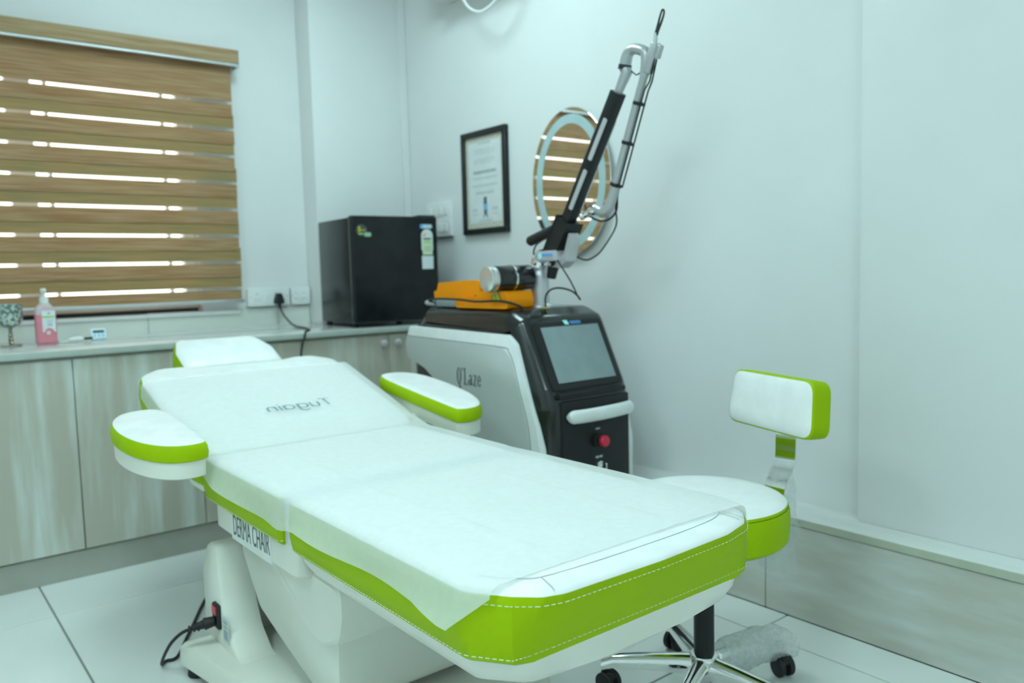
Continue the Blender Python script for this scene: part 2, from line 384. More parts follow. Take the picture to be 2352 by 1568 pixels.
for a, m_, b, lab in units[1:]:
    cb = thing('base_cabinet', ((a+b)/2, 3.45, 0.0), lab, 'cabinet', 'base cabinets under the worktop')
    obj('carcass', bx(a+0.001, b-0.001, 3.19, YP-0.002, 0.06, 0.800), LAMIN_D, cb, smooth=False)
    obj('toe_kick', bx(a, b, 3.178, 3.19, 0.0, 0.098), LAMIN_D, cb, smooth=False)
    obj('top_rail', bx(a, b, 3.176, 3.19, 0.783, 0.799), LAMIN_D, cb, smooth=False)
    doors = ((a, m_), (m_, b)) if b-a > 0.6 else ((a, b),)
    for q, (u, v) in enumerate(doors):
        d = obj('door', bx(u+0.0015, v-0.0015, 3.168, 3.188, 0.104, 0.786, 0.0015, 1), LAMIN, cb)
        kx = (v-0.036 if q == 0 else u+0.036) if len(doors) == 2 else u+0.036
        kb = bmesh.new(); lathe(kb, (kx, 3.168, 0.748), [(0.007,0),(0.006,0.008),(0.014,0.018),(0.017,0.025),(0.014,0.030),(0.002,0.033)], 20, Vector((0,-1,0)))
        obj('knob', kb, STEEL, d)
# left run beyond the frame: one more cabinet in reach of a side view
a, m_, b, lab = units[0]
cb = thing('base_cabinet', ((a+b)/2, 3.45, 0.0), lab, 'cabinet', 'base cabinets under the worktop')
obj('carcass', bx(a+0.001, b-0.001, 3.19, YP-0.002, 0.06, 0.800), LAMIN_D, cb, smooth=False)
obj('toe_kick', bx(a, b, 3.178, 3.19, 0.0, 0.098), LAMIN_D, cb, smooth=False)
for u, v in ((a, m_), (m_, b)): obj('door', bx(u+0.0015, v-0.0015, 3.168, 3.188, 0.104, 0.786, 0.0015, 1), LAMIN, cb)

# ------------------------------------------------------------------ ceiling lamps
def ceiling_lamp(x, y, w, d, e, lab):
    t = thing('ceiling_panel_light', (x, y, ZC-0.03), lab, 'lamp', 'ceiling panel lights')
    bm = bmesh.new()
    for (a, b, c, dd) in ((-w/2-.015,-w/2,-d/2-.015,d/2+.015),(w/2,w/2+.015,-d/2-.015,d/2+.015),(-w/2,w/2,-d/2-.015,-d/2),(-w/2,w/2,d/2,d/2+.015)):
        box(bm, x+a, x+b, y+c, y+dd, ZC-0.03, ZC-0.001)
    obj('lamp_frame', bm, WHITEP, t, smooth=False)
    obj('diffuser', bx(x-w/2, x+w/2, y-d/2, y+d/2, ZC-0.022, ZC-0.012), mat('lamp_diffuser_%d' % int(e*10), (0.9,0.9,0.9), 0.5, emit=LAMP_COL, estr=e), t, smooth=False)
ceiling_lamp(1.30, 2.50, 0.6, 0.6, LAMP_E*0.95, 'square ceiling light panel above the treatment chair head')
ceiling_lamp(0.15, 0.85, 0.6, 0.6, LAMP_E*0.95, 'square ceiling light panel above the treatment chair foot')
ceiling_lamp(-0.95, 1.3, 0.6, 0.6, LAMP_E*0.9, 'square ceiling light panel on the far left of the ceiling')
ceiling_lamp(0.0, -0.95, 0.6, 0.6, LAMP_E*1.0, 'square ceiling light panel nearest the rear wall')
#PART2
# ------------------------------------------------------------------ treatment chair
XC, HW = 0.94, 0.30
CH = thing('treatment_chair', (XC, 1.6, 0.0), 'reclined white and lime green electric treatment chair in the middle of the room', 'chair')
def cushion(outline, zb, zt, f=ID, parent=CH, name='cushion', crown=0.012, st=True, skip=None):
    side = obj(name+'_side', pad(outline, [(0.010,zb),(0.002,zb+0.008),(-0.003,zb+(zt-zb)*0.35),(-0.003,zb+(zt-zb)*0.7),(0.0,zt-0.012),(0.003,zt-0.004)], f, True, False), LEATHG, parent)
    top = obj(name+'_top', pad(outline, [(0.003,zt-0.0045),(0.006,zt-0.001),(0.014,zt+0.003),(0.03,zt+crown*0.55),(0.055,zt+crown*0.85),(0.085,zt+crown)], f, False, True), LEATHW, parent)
    if st:
        for dz in (zt-0.016, zb+0.014):
            obj('stitching', stitches(inset(outline, -0.0032), lambda p: f(p.x, p.y, dz), skip=skip), STITCH, side)
    return side, top
ZT = 0.592
leg_out = densify(round_poly([(0.64,1.565),(0.64,0.940),(0.682,0.880),(0.714,0.847),(0.748,0.835),(0.95,0.829),(1.13,0.836),(1.205,0.855),(1.268,0.905),(1.268,1.565)],
                     [0.012,0.04,0.03,0.03,0.04,0.2,0.06,0.05,0.05,0.012], 5), 0.02)
def fleg(x, y, z):                        # the foot cushion's front wall is raked back towards its lower edge
    return Vector((x, y+max(0.0, 0.877-y)*min(1.2, (ZT-z)/0.11), z))
leg = cushion(leg_out, 0.482, ZT, fleg, name='leg_cushion')
seat_out = densify(round_poly([(0.64,2.118),(0.64,1.617),(1.268,1.617),(1.268,2.118)], [0.02,0.012,0.012,0.02], 5), 0.02)
seat = cushion(seat_out, 0.482, ZT, name='seat_cushion')
# seam lines on the white foot border
bm = bmesh.new()
tube(bm, [(0.680,0.955,ZT+0.0085),(0.715,0.905,ZT+0.0088),(0.765,0.882,ZT+0.0092),(0.95,0.876,ZT+0.0095),(1.12,0.883,ZT+0.0092),(1.19,0.905,ZT+0.0088),(1.225,0.950,ZT+0.0085)], 0.0007, 5, smooth=4)
for sx in (0.735, 1.206):
    for dx in (0.0, 0.012):
        if sx < 1 and dx: continue
        sg = 1 if sx < 1 else -1
        tube(bm, [(sx+sg*dx,0.846 if sx < 1 else 0.864,ZT+0.0035),(sx+sg*(dx+0.003),0.858 if sx < 1 else 0.876,ZT+0.0068),(sx+sg*(dx+0.008),0.884 if sx < 1 else 0.900,ZT+0.0096)], 0.0007, 5, smooth=3)
obj('seam', bm, SEAM, leg[1])
obj('cushion_gap', bx(0.652, 1.256, 1.560, 1.622, 0.487, ZT+0.002, 0.006, 2), mat('grey_vinyl', (0.70,0.73,0.75), 0.4), CH)
# shells
lo2 = densify(round_poly([(0.645,1.56),(0.645,0.935),(0.70,0.868),(0.95,0.838),(1.205,0.866),(1.262,0.915),(1.262,1.56)], [0.02,0.04,0.06,0.2,0.06,0.04,0.02], 5), 0.02)
obj('leg_shell', pad(lo2, [(0.008,0.487),(0.012,0.468),(0.028,0.442),(0.065,0.418),(0.12,0.405),(0.16,0.40)], fleg), IVORY, CH)
so2 = densify(round_poly([(0.655,2.09),(0.655,1.57),(1.252,1.57),(1.252,2.09)], [0.04,0.03,0.03,0.04], 5), 0.02)
shell = obj('seat_shell', pad(so2, [(0.0,0.488),(0.0,0.424),(0.012,0.412),(0.03,0.408)]), IVORY, CH)
pl = obj('name_plate', bx(0.6538, 0.6552, 1.705, 1.955, 0.416, 0.480, 0.0005, 1), mat('name_plate_white', (0.74,0.77,0.72), 0.35), shell)
obj('lettering', text_mesh('DERMA CHAIR', 0.072, lambda u, v, w: Vector((0.6534-w*0.3, 1.828-u, 0.4545+v+u*0.03)), 0.0005, sx=0.49), INK, pl)
# backrest
BA = R(16.5); BXC, BH = 0.957, 0.335
def fb(x, u, n): return Vector((BXC+x, 2.105+u*math.cos(BA)-n*math.sin(BA), 0.606+u*math.sin(BA)+n*math.cos(BA)))
back_out = densify(round_poly([(-BH+0.02,0.0),(-BH,0.06),(-BH,0.50),(-BH+0.012,0.575),(-BH+0.07,0.618),(-0.20,0.618),(-0.13,0.598),(0.13,0.598),(0.20,0.618),(BH-0.07,0.618),(BH-0.012,0.575),(BH,0.50),(BH,0.06),(BH-0.02,0.0)],
                      [0.02,0.05,0.08,0.05,0.05,0.06,0.06,0.06,0.06,0.05,0.05,0.08,0.05,0.02], 5), 0.02)
cushion(back_out, -0.105, -0.008, fb, name='back_cushion', skip=lambda p: p.x > 0.75)
bo2 = inset(back_out, 0.012)
obj('back_shell', pad(bo2, [(0.0,-0.10),(0.005,-0.125),(0.03,-0.145),(0.07,-0.15)], fb), IVORY, CH)
obj('back_hinge', bx(0.70, 1.20, 2.03, 2.13, 0.425, 0.485, 0.01, 2), IVORY, CH)
# headrest
HA = R(28)
def fh(x, u, n): return Vector((0.945+x, 2.690+u*math.cos(HA)-n*math.sin(HA), 0.769+u*math.sin(HA)+n*math.cos(HA)))
head_out = densify(round_poly([(-0.165,0.0),(-0.168,0.10),(-0.145,0.185),(0.125,0.185),(0.168,0.10),(0.172,0.0)], [0.02,0.05,0.03,0.05,0.05,0.02], 5), 0.02)
hd = cushion(head_out, -0.085, -0.006, fh, name='headrest', st=False)
for sx in (-0.06, 0.06):
    bm = bmesh.new(); tube(bm, [fb(sx, 0.50, -0.13), fb(sx, 0.63, -0.13), fh(sx, 0.03, -0.08)], 0.009, 10); obj('headrest_post', bm, CHROME, CH)
# armrests
def fa(x, y, z): return Vector((x, y, z+0.12*(y-1.95)))
for sgn in (-1, 1):
    def q(dx, y): return (BXC+sgn*dx, y)
    ax_, ay_ = (0.0, 0.045) if sgn < 0 else (0.022, 0.0)
    def q(dx, y): return (BXC+sgn*(dx+ax_), y+ay_*max(0, (2.2-y)/0.27)+(0.10*min(1, max(0, (y-2.0)/0.25)) if sgn > 0 else 0))
    pts = [q(0.338,1.955),q(0.345,1.93),q(0.40,1.925),q(0.448,1.955),q(0.487,2.03),q(0.506,2.13),q(0.503,2.24),q(0.47,2.315),q(0.41,2.34),q(0.345,2.325),q(0.338,2.15)]
    if sgn > 0: pts = pts[::-1]
    cp = [Vector(p) for p in pts]
    for _ in range(3): cp = [v for i in range(len(cp)) for v in (cp[i]*0.75+cp[(i+1)%len(cp)]*0.25, cp[i]*0.25+cp[(i+1)%len(cp)]*0.75)]
    ao = cp
    nm = 'armrest'
    arm = obj(nm, pad(ao, [(0.012,0.570),(0.004,0.574),(0.003,0.614)], fa), IVORY, CH)
    obj('armrest_pad_side', pad(ao, [(0.006,0.611),(-0.002,0.617),(-0.004,0.630),(-0.001,0.648),(0.004,0.655)], fa, True, False), LEATHG, arm)
    obj('armrest_pad_top', pad(ao, [(0.0035,0.6545),(0.007,0.657),(0.018,0.660),(0.032,0.661)], fa, False, True), LEATHW, arm)
    xa, xb = sorted((BXC+sgn*0.30, BXC+sgn*0.40))
    obj('armrest_bracket', bx(xa, xb, 2.16, 2.24, 0.545, 0.612, 0.008, 2), IVORYD, arm)
# lifting housing between seat and base
def fx(y, z, x): return Vector((x, y, z))
bm = bmesh.new(); hp = round_poly([(2.07,0.415),(2.075,0.335),(1.965,0.214),(1.80,0.165),(1.62,0.118),(1.535,0.118),(1.528,0.30),(1.52,0.43)], [0,0.03,0.06,0.1,0.03,0.03,0.05,0], 4)
loft(bm, [[fx(p.x, p.y, x) for p in inset(hp, d)] for x, d in ((0.715,0.012),(0.722,0.002),(0.735,0.0),(1.145,0.0),(1.158,0.002),(1.165,0.012))])
obj('lift_housing', bm, IVORY, CH)
bm = bmesh.new(); kp = round_poly([(1.86,0.43),(1.80,0.365),(1.70,0.33),(1.62,0.285),(1.545,0.272),(1.475,0.30),(1.455,0.36),(1.455,0.43)], 0.05, 5)
loft(bm, [[fx(p.x, p.y, x) for p in inset(kp, d)] for x, d in ((0.690,0.010),(0.697,0.002),(0.71,0.0),(1.18,0.0),(1.19,0.002),(1.20,0.010))])
obj('hinge_cover', bm, IVORY, CH)
# rear upright and floor plate
bm = bmesh.new(); pp = round_poly([(2.215,0.085),(2.215,0.27),(2.165,0.355),(2.095,0.362),(2.086,0.30),(2.072,0.22),(2.035,0.145),(1.975,0.10),(1.92,0.085)], [0,0.06,0.04,0.02,0.05,0.08,0.08,0.05,0], 4)
loft(bm, [[fx(p.x, p.y, x) for p in inset(pp, d)] for x, d in ((0.655,0.008),(0.658,0.004),(0.666,0.0),(0.745,0.0))])
obj('upright', bm, IVORY, CH); bm = bmesh.new()
loft(bm, [[fx(p.x, p.y, x) for p in inset(pp, d)] for x, d in ((1.145,0.0),(1.222,0.0),(1.230,0.004),(1.233,0.008))])
upr = obj('upright', bm, IVORY, CH)
obj('upright_back', bx(0.74, 1.15, 2.13, 2.212, 0.085, 0.352, 0.006, 2), IVORY, CH)
obj('lift_mechanism', bx(0.80, 1.08, 1.80, 2.06, 0.085, 0.20, 0.01, 1), GREYP, CH)
bo = densify(round_poly([(0.572,2.205),(0.582,2.13),(0.622,1.88),(0.655,1.60),(0.665,1.40),(1.215,1.40),(1.225,1.60),(1.26,1.88),(1.298,2.13),(1.308,2.205)], [0.02,0.05,0.2,0.2,0.03,0.03,0.2,0.2,0.05,0.02], 4), 0.03)
obj('base_plate', pad(bo, [(0.010,0.028),(0.0,0.036),(0.003,0.076),(0.012,0.088),(0.03,0.0925)]), IVORY, CH)
for (x, y) in ((0.615,2.165),(1.265,2.165),(0.70,1.45),(1.18,1.45)):
    bm = bmesh.new(); lathe(bm, (x, y, 0.0), [(0.026,0),(0.028,0.004),(0.024,0.029)], 20); obj('foot', bm, BLACKM, CH)
inl = obj('power_inlet', bx(0.645, 0.657, 2.078, 2.122, 0.140, 0.205, 0.003, 1), BLACKM, CH)
obj('rocker_switch', bx(0.642, 0.6455, 2.086, 2.114, 0.178, 0.200, 0.001, 1), RED, inl)
lp = obj('rating_plate', bx(0.6525, 0.6545, 2.022, 2.062, 0.118, 0.182, 0.0003, 1), mat('rating_plate_white', (0.60,0.64,0.62), 0.4), CH)
bm = bmesh.new()
for k, (h, z) in enumerate(((0.006,0.172),(0.004,0.160),(0.026,0.138))): box(bm, 0.6519, 0.6526, 2.027, 2.057, z-h/2, z+h/2)
obj('rating_print', bm, INKG, lp, smooth=False)

# power cord of the chair
bm = bmesh.new()
PC = thing('power_cord', (0.60, 2.15, 0.0), 'black power cord plugged into the treatment chair base', 'cord')
cyl(bm, (0.645,2.10,0.160), (0.618,2.108,0.156), 0.013, 0.016, 14, 0.003); cyl(bm, (0.618,2.108,0.156), (0.590,2.118,0.150), 0.012, 0.007, 14)
for k in range(3): cyl(bm, (0.606-k*0.009,2.113+k*0.003,0.153-k*0.002), (0.602-k*0.009,2.114+k*0.003,0.152-k*0.002), 0.0125-k*0.0015, None, 14)
obj('connector', bm, BLACKM, PC)
bm = bmesh.new(); tube(bm, [(0.592,2.117,0.150),(0.570,2.135,0.138),(0.552,2.17,0.105),(0.545,2.22,0.055),(0.548,2.265,0.012),(0.566,2.29,0.006),(0.60,2.30,0.006),(0.68,2.45,0.006),(0.85,2.75,0.006),(1.10,3.00,0.006),(1.30,3.10,0.006)], 0.0045, 8, smooth=6)
obj('cable', bm, BLACKM, PC)

# ------------------------------------------------------------------ disposable sheet
def prof():
    P = [(0.898,ZT+0.0105),(0.96,ZT+0.0125),(1.20,ZT+0.0135),(1.53,ZT+0.0120),(1.592,ZT+0.0105),(1.65,ZT+0.0120),(1.90,ZT+0.0140),(2.02,ZT+0.016)]
    for u in (0.05, 0.12, 0.20, 0.30, 0.40, 0.485):
        v = fb(0, u, 0.0075); P.append((v.y, v.z))
    return P
_p = [Vector((0, y, z)) for y, z in prof()]; PR = []
for a, b in zip(_p[:-1], _p[1:]):
    k = max(1, round((b-a).length/0.010)); PR += [a.lerp(b, j/k) for j in range(k)]
PR.append(_p[-1])
for _ in range(5): PR = [PR[0]] + [PR[i]*0.5+(PR[i-1]+PR[i+1])*0.25 for i in range(1, len(PR)-1)] + [PR[-1]]
cum = [0]
for a, b in zip(PR[:-1], PR[1:]): cum.append(cum[-1]+(b-a).length)
from mathutils import noise
bm = bmesh.new(); rows = []
NC = 64
for i, p in enumerate(PR):
    s = cum[i]; y = p.y
    d = (PR[min(i+1,len(PR)-1)]-PR[max(i-1,0)]).normalized(); nrm = Vector((0,-d.z,d.y))
    bk = min(1, max(0, (y-1.98)/0.2))
    xl = 0.633*(1-bk) + (BXC-BH-0.0065)*bk; xr = 1.2745*(1-bk) + (BXC+BH+0.0065)*bk
    fy = max(0.0, (0.945-y)/0.05); xl += 0.026*fy; xr -= 0.012*fy
    fl = 0.042 + 0.002*math.sin(s*4.1+0.6) + 0.0015*math.sin(s*17) + 0.012*min(1,max(0,(y-1.5)/0.2)) - 0.022*bk
    fl += 0.012*math.exp(-((y-1.60)/0.06)**2)
    fl -= 0.016*math.exp(-((y-2.06)/0.05)**2)
    fl += 0.010*min(1, max(0, (1.05-y)/0.12))
    frr = 0.030 + 0.006*math.sin(s*7)
    row = []
    # left flap: free edge up to the rim
    for k in range(9):
        t = k/8.0
        out = 0.004 + 0.012*(1-t)*(0.5+0.5*math.sin(s*13+1.0)) 
        yo = 0.055*(1-t)*min(1, max(0, (1.06-y)/0.16))
        xf = xl if yo == 0 else 0.633 + 0.026*max(0.0, (0.945-y-yo)/0.05)
        row.append(Vector((xf-out*(1-0.7*bk)*(1-t)**0.7, y+yo, p.z)) - nrm*(0.016+fl*(1-t)))
    for k in range(5):                       # rim, quarter turn
        a = (k+1)/6*math.pi/2
        row.append(Vector((xl+0.016*(1-math.cos(a)), y, p.z)) - nrm*(0.016*(1-math.sin(a))))
    for k in range(NC+1):
        t = k/NC; x = xl+0.016 + (xr-xl-0.032)*t
        w = noise.noise(Vector((x*2.0, s*11.0, 0.3)))*0.0042 + noise.noise(Vector((x*3.4, s*2.4, 5.0)))*0.0040 + noise.noise(Vector((x*5, s*22.0, 9.0)))*0.0014
        w += 0.0030*math.exp(-((x-0.80+0.02*math.sin(s*2))/0.006)**2) + 0.0026*math.exp(-((x-1.06)/0.006)**2)      # fold creases along the roll
        for sk in (0.12, 0.40, 0.66, 0.93, 1.21, 1.33, 1.47, 1.60):
            w += 0.0024*math.exp(-((s-sk-0.01*math.sin(x*9+sk*7))/0.006)**2)*max(0, noise.noise(Vector((x*3, sk*20, 2)))+0.5)
        e = min(1, 6*t, 6*(1-t)); row.append(Vector((x, y, p.z)) + nrm*(0.0015 + max(-0.001, w)*e + 0.0025*e - 0.004*(1-e)*0))
    for k in range(5):
        a = (5-k)/6*math.pi/2
        row.append(Vector((xr-0.016*(1-math.cos(a)), y, p.z)) - nrm*(0.016*(1-math.sin(a))))
    for k in range(4):
        t = (k+1)/4; row.append(Vector((xr+0.003*t, y, p.z)) - nrm*(0.016+frr*t))
    rows.append(row)
loft(bm, rows, False, False, False)
sh = tag(obj('disposable_sheet', bm, SHEETM, None, angle=80, origin=(0.94,1.6,0.60)), 'thin white disposable sheet spread over the treatment chair', 'sheet')
# printed name, seen from the back of the print (mirrored)
def ribbon(bm, pts, w, f, sm=4):
    P = smooth_path([(p[0], p[1], 0) for p in pts], sm) if len(pts) > 2 else [Vector((p[0], p[1], 0)) for p in pts]
    vs = []
    for i, p in enumerate(P):
        d = (P[min(i+1,len(P)-1)]-P[max(i-1,0)]).normalized(); n = Vector((-d.y, d.x, 0)); k = w*(0.62+0.38*abs(d.y))/2
        vs.append((bm.verts.new(f(p.x+n.x*k, p.y+n.y*k)), bm.verts.new(f(p.x-n.x*k, p.y-n.y*k))))
    for a, b in zip(vs[:-1], vs[1:]): bm.faces.new((a[0], b[0], b[1], a[1]))
from mathutils.bvhtree import BVHTree
bvh = BVHTree.FromPolygons([v.co+sh.location for v in sh.data.vertices], [tuple(p.vertices) for p in sh.data.polygons])
def ftx(u, v):                            # the print lies on the sheet's own surface
    x, w = 0.130-u*0.0490, 0.160+v*0.048; o_ = fb(x, w, 0.06); d_ = (fb(x, w, 0.0)-o_).normalized()
    h = bvh.ray_cast(o_, d_, 0.1); return (h[0] if h[0] is not None else fb(x, w, 0.016)) - d_*0.0008
circ = lambda cx: [(cx+0.30*math.cos(R(a)), 0.33+0.31*math.sin(R(a))) for a in range(0, 361, 30)]
bm = bmesh.new()
for g, dx in (([[(0,1),(0.35,1),(0.7,1)],[(0.35,1),(0.35,0.5),(0.35,0)]], 0.0), ([[(0,0.65),(0,0.28),(0.08,0.06),(0.25,0),(0.42,0.08),(0.5,0.25)],[(0.5,0.65),(0.5,0)]], 0.92),
              ([circ(0.3),[(0.6,0.65),(0.6,-0.08),(0.5,-0.28),(0.3,-0.34),(0.06,-0.27)]], 1.66), ([circ(0.3),[(0.6,0.65),(0.6,0)]], 2.52),
              ([[(0,0.65),(0,0)],[(0,0.84),(0,0.94)]], 3.38), ([[(0,0.65),(0,0)],[(0,0.38),(0.10,0.58),(0.27,0.65),(0.43,0.57),(0.5,0.38),(0.5,0)]], 3.66)):
    for st_ in g: ribbon(bm, [(x+dx, y) for x, y in st_], 0.125, ftx, 8)
obj('printed_name', bm, mat('print_teal', (0.20,0.32,0.33), 0.7), sh, smooth=False)

# ------------------------------------------------------------------ stool
SX, SY, SZ = 1.53, 1.21, 0.50
ST = thing('wheeled_stool', (SX, SY, 0.0), 'white and lime green stool with chrome star base behind the treatment chair', 'stool')
so = ell(SX, SY, 0.198, 0.198, 64)
obj('seat_side', pad(so, [(0.030,SZ-0.097),(0.012,SZ-0.095),(0.002,SZ-0.085),(-0.001,SZ-0.05),(0.0,SZ-0.018),(0.003,SZ-0.009),(0.0055,SZ-0.0105),(0.004,SZ-0.006),(0.006,SZ-0.001)], ID, True, False), LEATHG, ST)
obj('seat_top', pad(so, [(0.006,SZ-0.0015),(0.012,SZ+0.003),(0.03,SZ+0.009),(0.07,SZ+0.013),(0.12,SZ+0.014)], ID, False, True), LEATHW, ST)
bm = bmesh.new(); cyl(bm, (SX,SY,0.105), (SX,SY,0.394), 0.0245, None, 28, 0.003); obj('gas_column', bm, BLACKS, ST)
bm = bmesh.new(); lathe(bm, (SX,SY,0.391), [(0.03,0),(0.11,0.008),(0.11,0.014)], 28); obj('seat_plate', bm, BLACKS, ST)
bm = bmesh.new(); lathe(bm, (SX,SY,0.055), [(0.022,-0.01),(0.030,0.0),(0.034,0.03),(0.038,0.045),(0.034,0.056),(0.026,0.058)], 28); hub = obj('hub', bm, CHROME, ST)
bm = bmesh.new(); lathe(bm, (SX,SY,0.035), [(0.014,0),(0.018,0.004),(0.018,0.012)], 20); obj('hub_plug', bm, BLACKM, hub)
a0 = R(131)
wrapped = None
for k in range(5):
    a = a0 + k*2*math.pi/5; d = Vector((math.cos(a), math.sin(a), 0)); s = Vector((-d.y, d.x, 0)); c = Vector((SX,SY,0))
    bm = bmesh.new(); rings = []
    for t in range(9):
        r = 0.026 + 0.225*t/8; zt = 0.108 - 0.018*(t/8)**1.5 - (0.010 if t == 8 else 0); h = 0.046-0.020*t/8; w = 0.021-0.006*t/8
        m_ = c + d*r
        rings.append([m_+s*(w*0.9)+Vector((0,0,zt-h)), m_+s*w+Vector((0,0,zt-h*0.55)), m_+s*(w*0.75)+Vector((0,0,zt-h*0.12)), m_+s*(w*0.3)+Vector((0,0,zt)),
                      m_-s*(w*0.3)+Vector((0,0,zt)), m_-s*(w*0.75)+Vector((0,0,zt-h*0.12)), m_-s*w+Vector((0,0,zt-h*0.55)), m_-s*(w*0.9)+Vector((0,0,zt-h))])
    loft(bm, rings); lg = obj('leg', bm, CHROME, ST, angle=50)
    e = c + d*0.243; sw = a + 0.9 + k*0.7; ax = Vector((math.cos(sw), math.sin(sw), 0)); tr = Vector((-ax.y, ax.x, 0))
    bm = bmesh.new(); cyl(bm, e+Vector((0,0,0.03)), e+Vector((0,0,0.062)), 0.007, None, 12)
    wc = e + tr*0.012 + Vector((0,0,0.0265))
    box(bm, -0.012, 0.012, -0.016, 0.02, 0.034, 0.054, 0.006, 2, Matrix.Translation(Vector((wc.x,wc.y,0))) @ Matrix(((ax.x,tr.x,0,0),(ax.y,tr.y,0,0),(0,0,1,0),(0,0,0,1))))
    cs = obj('caster', bm, BLACKM, ST)
    for q in (-1, 1):
        bm = bmesh.new(); cyl(bm, wc+ax*q*0.006, wc+ax*q*0.021, 0.0265, None, 24, 0.003); obj('wheel', bm, BLACKM, cs)
    if k == 3: wrapped = (d, s, c)
d, s, c = wrapped
bm = bmesh.new(); rings = []
for t in range(22):
    f = t/21; r = 0.055 + 0.225*f; zt = 0.126 + 0.012*math.sin(f*3.1) - 0.030*max(0,f-0.8)*5*0.8; zb = 0.050 - 0.012*f
    m_ = c + d*r; hw = 0.036 + 0.010*math.sin(f*6) ; ring = []
    for q in range(18):
        a = 2*math.pi*q/18; rr = 1 + 0.16*noise.noise(Vector((math.cos(a)*2, math.sin(a)*2, f*9)))
        ring.append(m_ + s*(hw*math.cos(a)*rr) + Vector((0,0,(zt+zb)/2 + (zt-zb)/2*math.sin(a)*rr)))
    rings.append(ring)
loft(bm, rings, False, False); obj('bubble_wrap_sleeve', bm, BUBBLE, ST, label='bubble wrap still wound around one stool leg', angle=80)
# back support
hd_ = R(18); wv = Vector((math.sin(hd_), math.cos(hd_), 0)); nv = Vector((-math.cos(hd_), math.sin(hd_), 0)); tl = R(6)
nb = (nv*math.cos(tl)+Vector((0,0,1))*math.sin(tl)).normalized(); ub = nb.cross(wv); ub = -ub if ub.z < 0 else ub
bc = Vector((1.745, 1.165, 0.710))
def fs(u, v, n): return bc + wv*u + ub*v + nb*n
po = densify(round_poly([(-0.160,-0.073),(0.172,-0.073),(0.155,0.068),(-0.150,0.068)], 0.035, 6), 0.015)
obj('back_pad_side', pad(po, [(0.012,-0.052),(0.002,-0.046),(0.0,-0.02),(0.0,0.002),(0.004,0.006)], fs, True, False), LEATHG, ST)
obj('back_pad_top', pad(po, [(0.004,0.0055),(0.010,0.009),(0.025,0.012),(0.045,0.013)], fs, False, True), LEATHW, ST)
wb = Vector((-0.10, 0.995, 0)).normalized()
bm = bmesh.new(); pth = smooth_path([fs(0.0,-0.02,-0.056), fs(0.0,-0.085,-0.054), bc-nb*0.040+Vector((0,0,-0.155)), bc-nb*0.012+Vector((0,0,-0.215)), bc+nb*0.0+Vector((0,0,-0.285)), bc+nb*0.012+Vector((0,0,-0.325)), bc+nv*0.045+Vector((0,0,-0.338)), bc+nv*0.12+Vector((0,0,-0.340))], 6)
rings = []
for i, p in enumerate(pth):
    dd = (pth[min(i+1,len(pth)-1)]-pth[max(i-1,0)]).normalized(); nn = dd.cross(wb).normalized()
    rings.append([p+wb*0.027+nn*0.003, p-wb*0.027+nn*0.003, p-wb*0.027-nn*0.003, p+wb*0.027-nn*0.003])
loft(bm, rings); obj('back_bar', bm, CHROME, ST, angle=35)
bm = bmesh.new(); rings = []
for t in range(26):
    f = t/25; p = bc - nb*(0.034-0.03*f) + Vector((0,0,-0.150-0.28*f)) ; ring = []
    for q in range(16):
        a = 2*math.pi*q/16; rr = 1 + 0.45*noise.noise(Vector((math.cos(a)*1.6+3, math.sin(a)*1.6, f*7)))
        ring.append(p + wb*(0.036*math.cos(a)*rr*(0.95+0.35*f) - 0.016*f) + nv*(0.016*math.sin(a)*rr*(0.8+0.7*f)))
    rings.append(ring)
loft(bm, rings, False, False); obj('plastic_wrap', bm, WRAPM, ST, label='crumpled clear plastic film around the stool back bar', angle=80)
#PART3
# ------------------------------------------------------------------ laser machine
LM = thing('laser_machine', (1.84, 2.3, 0.0), 'black and silver floor-standing laser machine with touchscreen and jointed arm', 'machine')
prf = round_poly([(2.69,0.055),(2.715,0.73),(2.70,0.856),(2.615,0.925),(2.10,0.925),(2.035,0.897),(1.925,0.672),(1.909,0.61),(1.909,0.055)],
                 [0.02,0.05,0.03,0.03,0.05,0.04,0.10,0.08,0.02], 5)
bm = bmesh.new()
loft(bm, [[fx(p.x, p.y, x) for p in inset(prf, d)] for x, d in ((1.640,0.060),(1.643,0.040),(1.652,0.020),(1.668,0.006),(1.69,0.0),(1.99,0.0),(2.012,0.006),(2.028,0.020),(2.037,0.040),(2.040,0.060))])
body = obj('body', bm, BLACKG, LM, angle=30)
bm = bmesh.new()
for x in (1.70, 1.98):
    for y in (2.0, 2.62):
        cyl(bm, (x-0.014, y, 0.028), (x+0.014, y, 0.028), 0.028, None, 20, 0.004); box(bm, x-0.02, x+0.02, y-0.02, y+0.02, 0.045, 0.066, 0.004, 1)
obj('casters', bm, BLACKM, LM)
side_poly = round_poly([(2.695,0.852),(2.730,0.785),(2.715,0.728),(2.60,0.695),(2.46,0.617),(2.36,0.545),(2.29,0.465),(2.24,0.36),(2.215,0.10),(1.935,0.10),(1.925,0.47),(1.945,0.56),(2.040,0.815),(2.075,0.843)],
                       [0.015,0.03,0.02,0.1,0.1,0.1,0.1,0.1,0.01,0.01,0.1,0.1,0.03,0.03], 5)
inner_poly = round_poly([(2.722,0.787),(2.712,0.73),(2.60,0.698),(2.46,0.620),(2.36,0.548),(2.29,0.468),(2.244,0.36),(2.219,0.105),(1.985,0.105),(1.975,0.47),(1.99,0.56),(2.060,0.765),(2.105,0.800),(2.71,0.812)],
                        [0.02,0.02,0.1,0.1,0.1,0.1,0.1,0.01,0.01,0.1,0.1,0.04,0.04,0.01], 5)
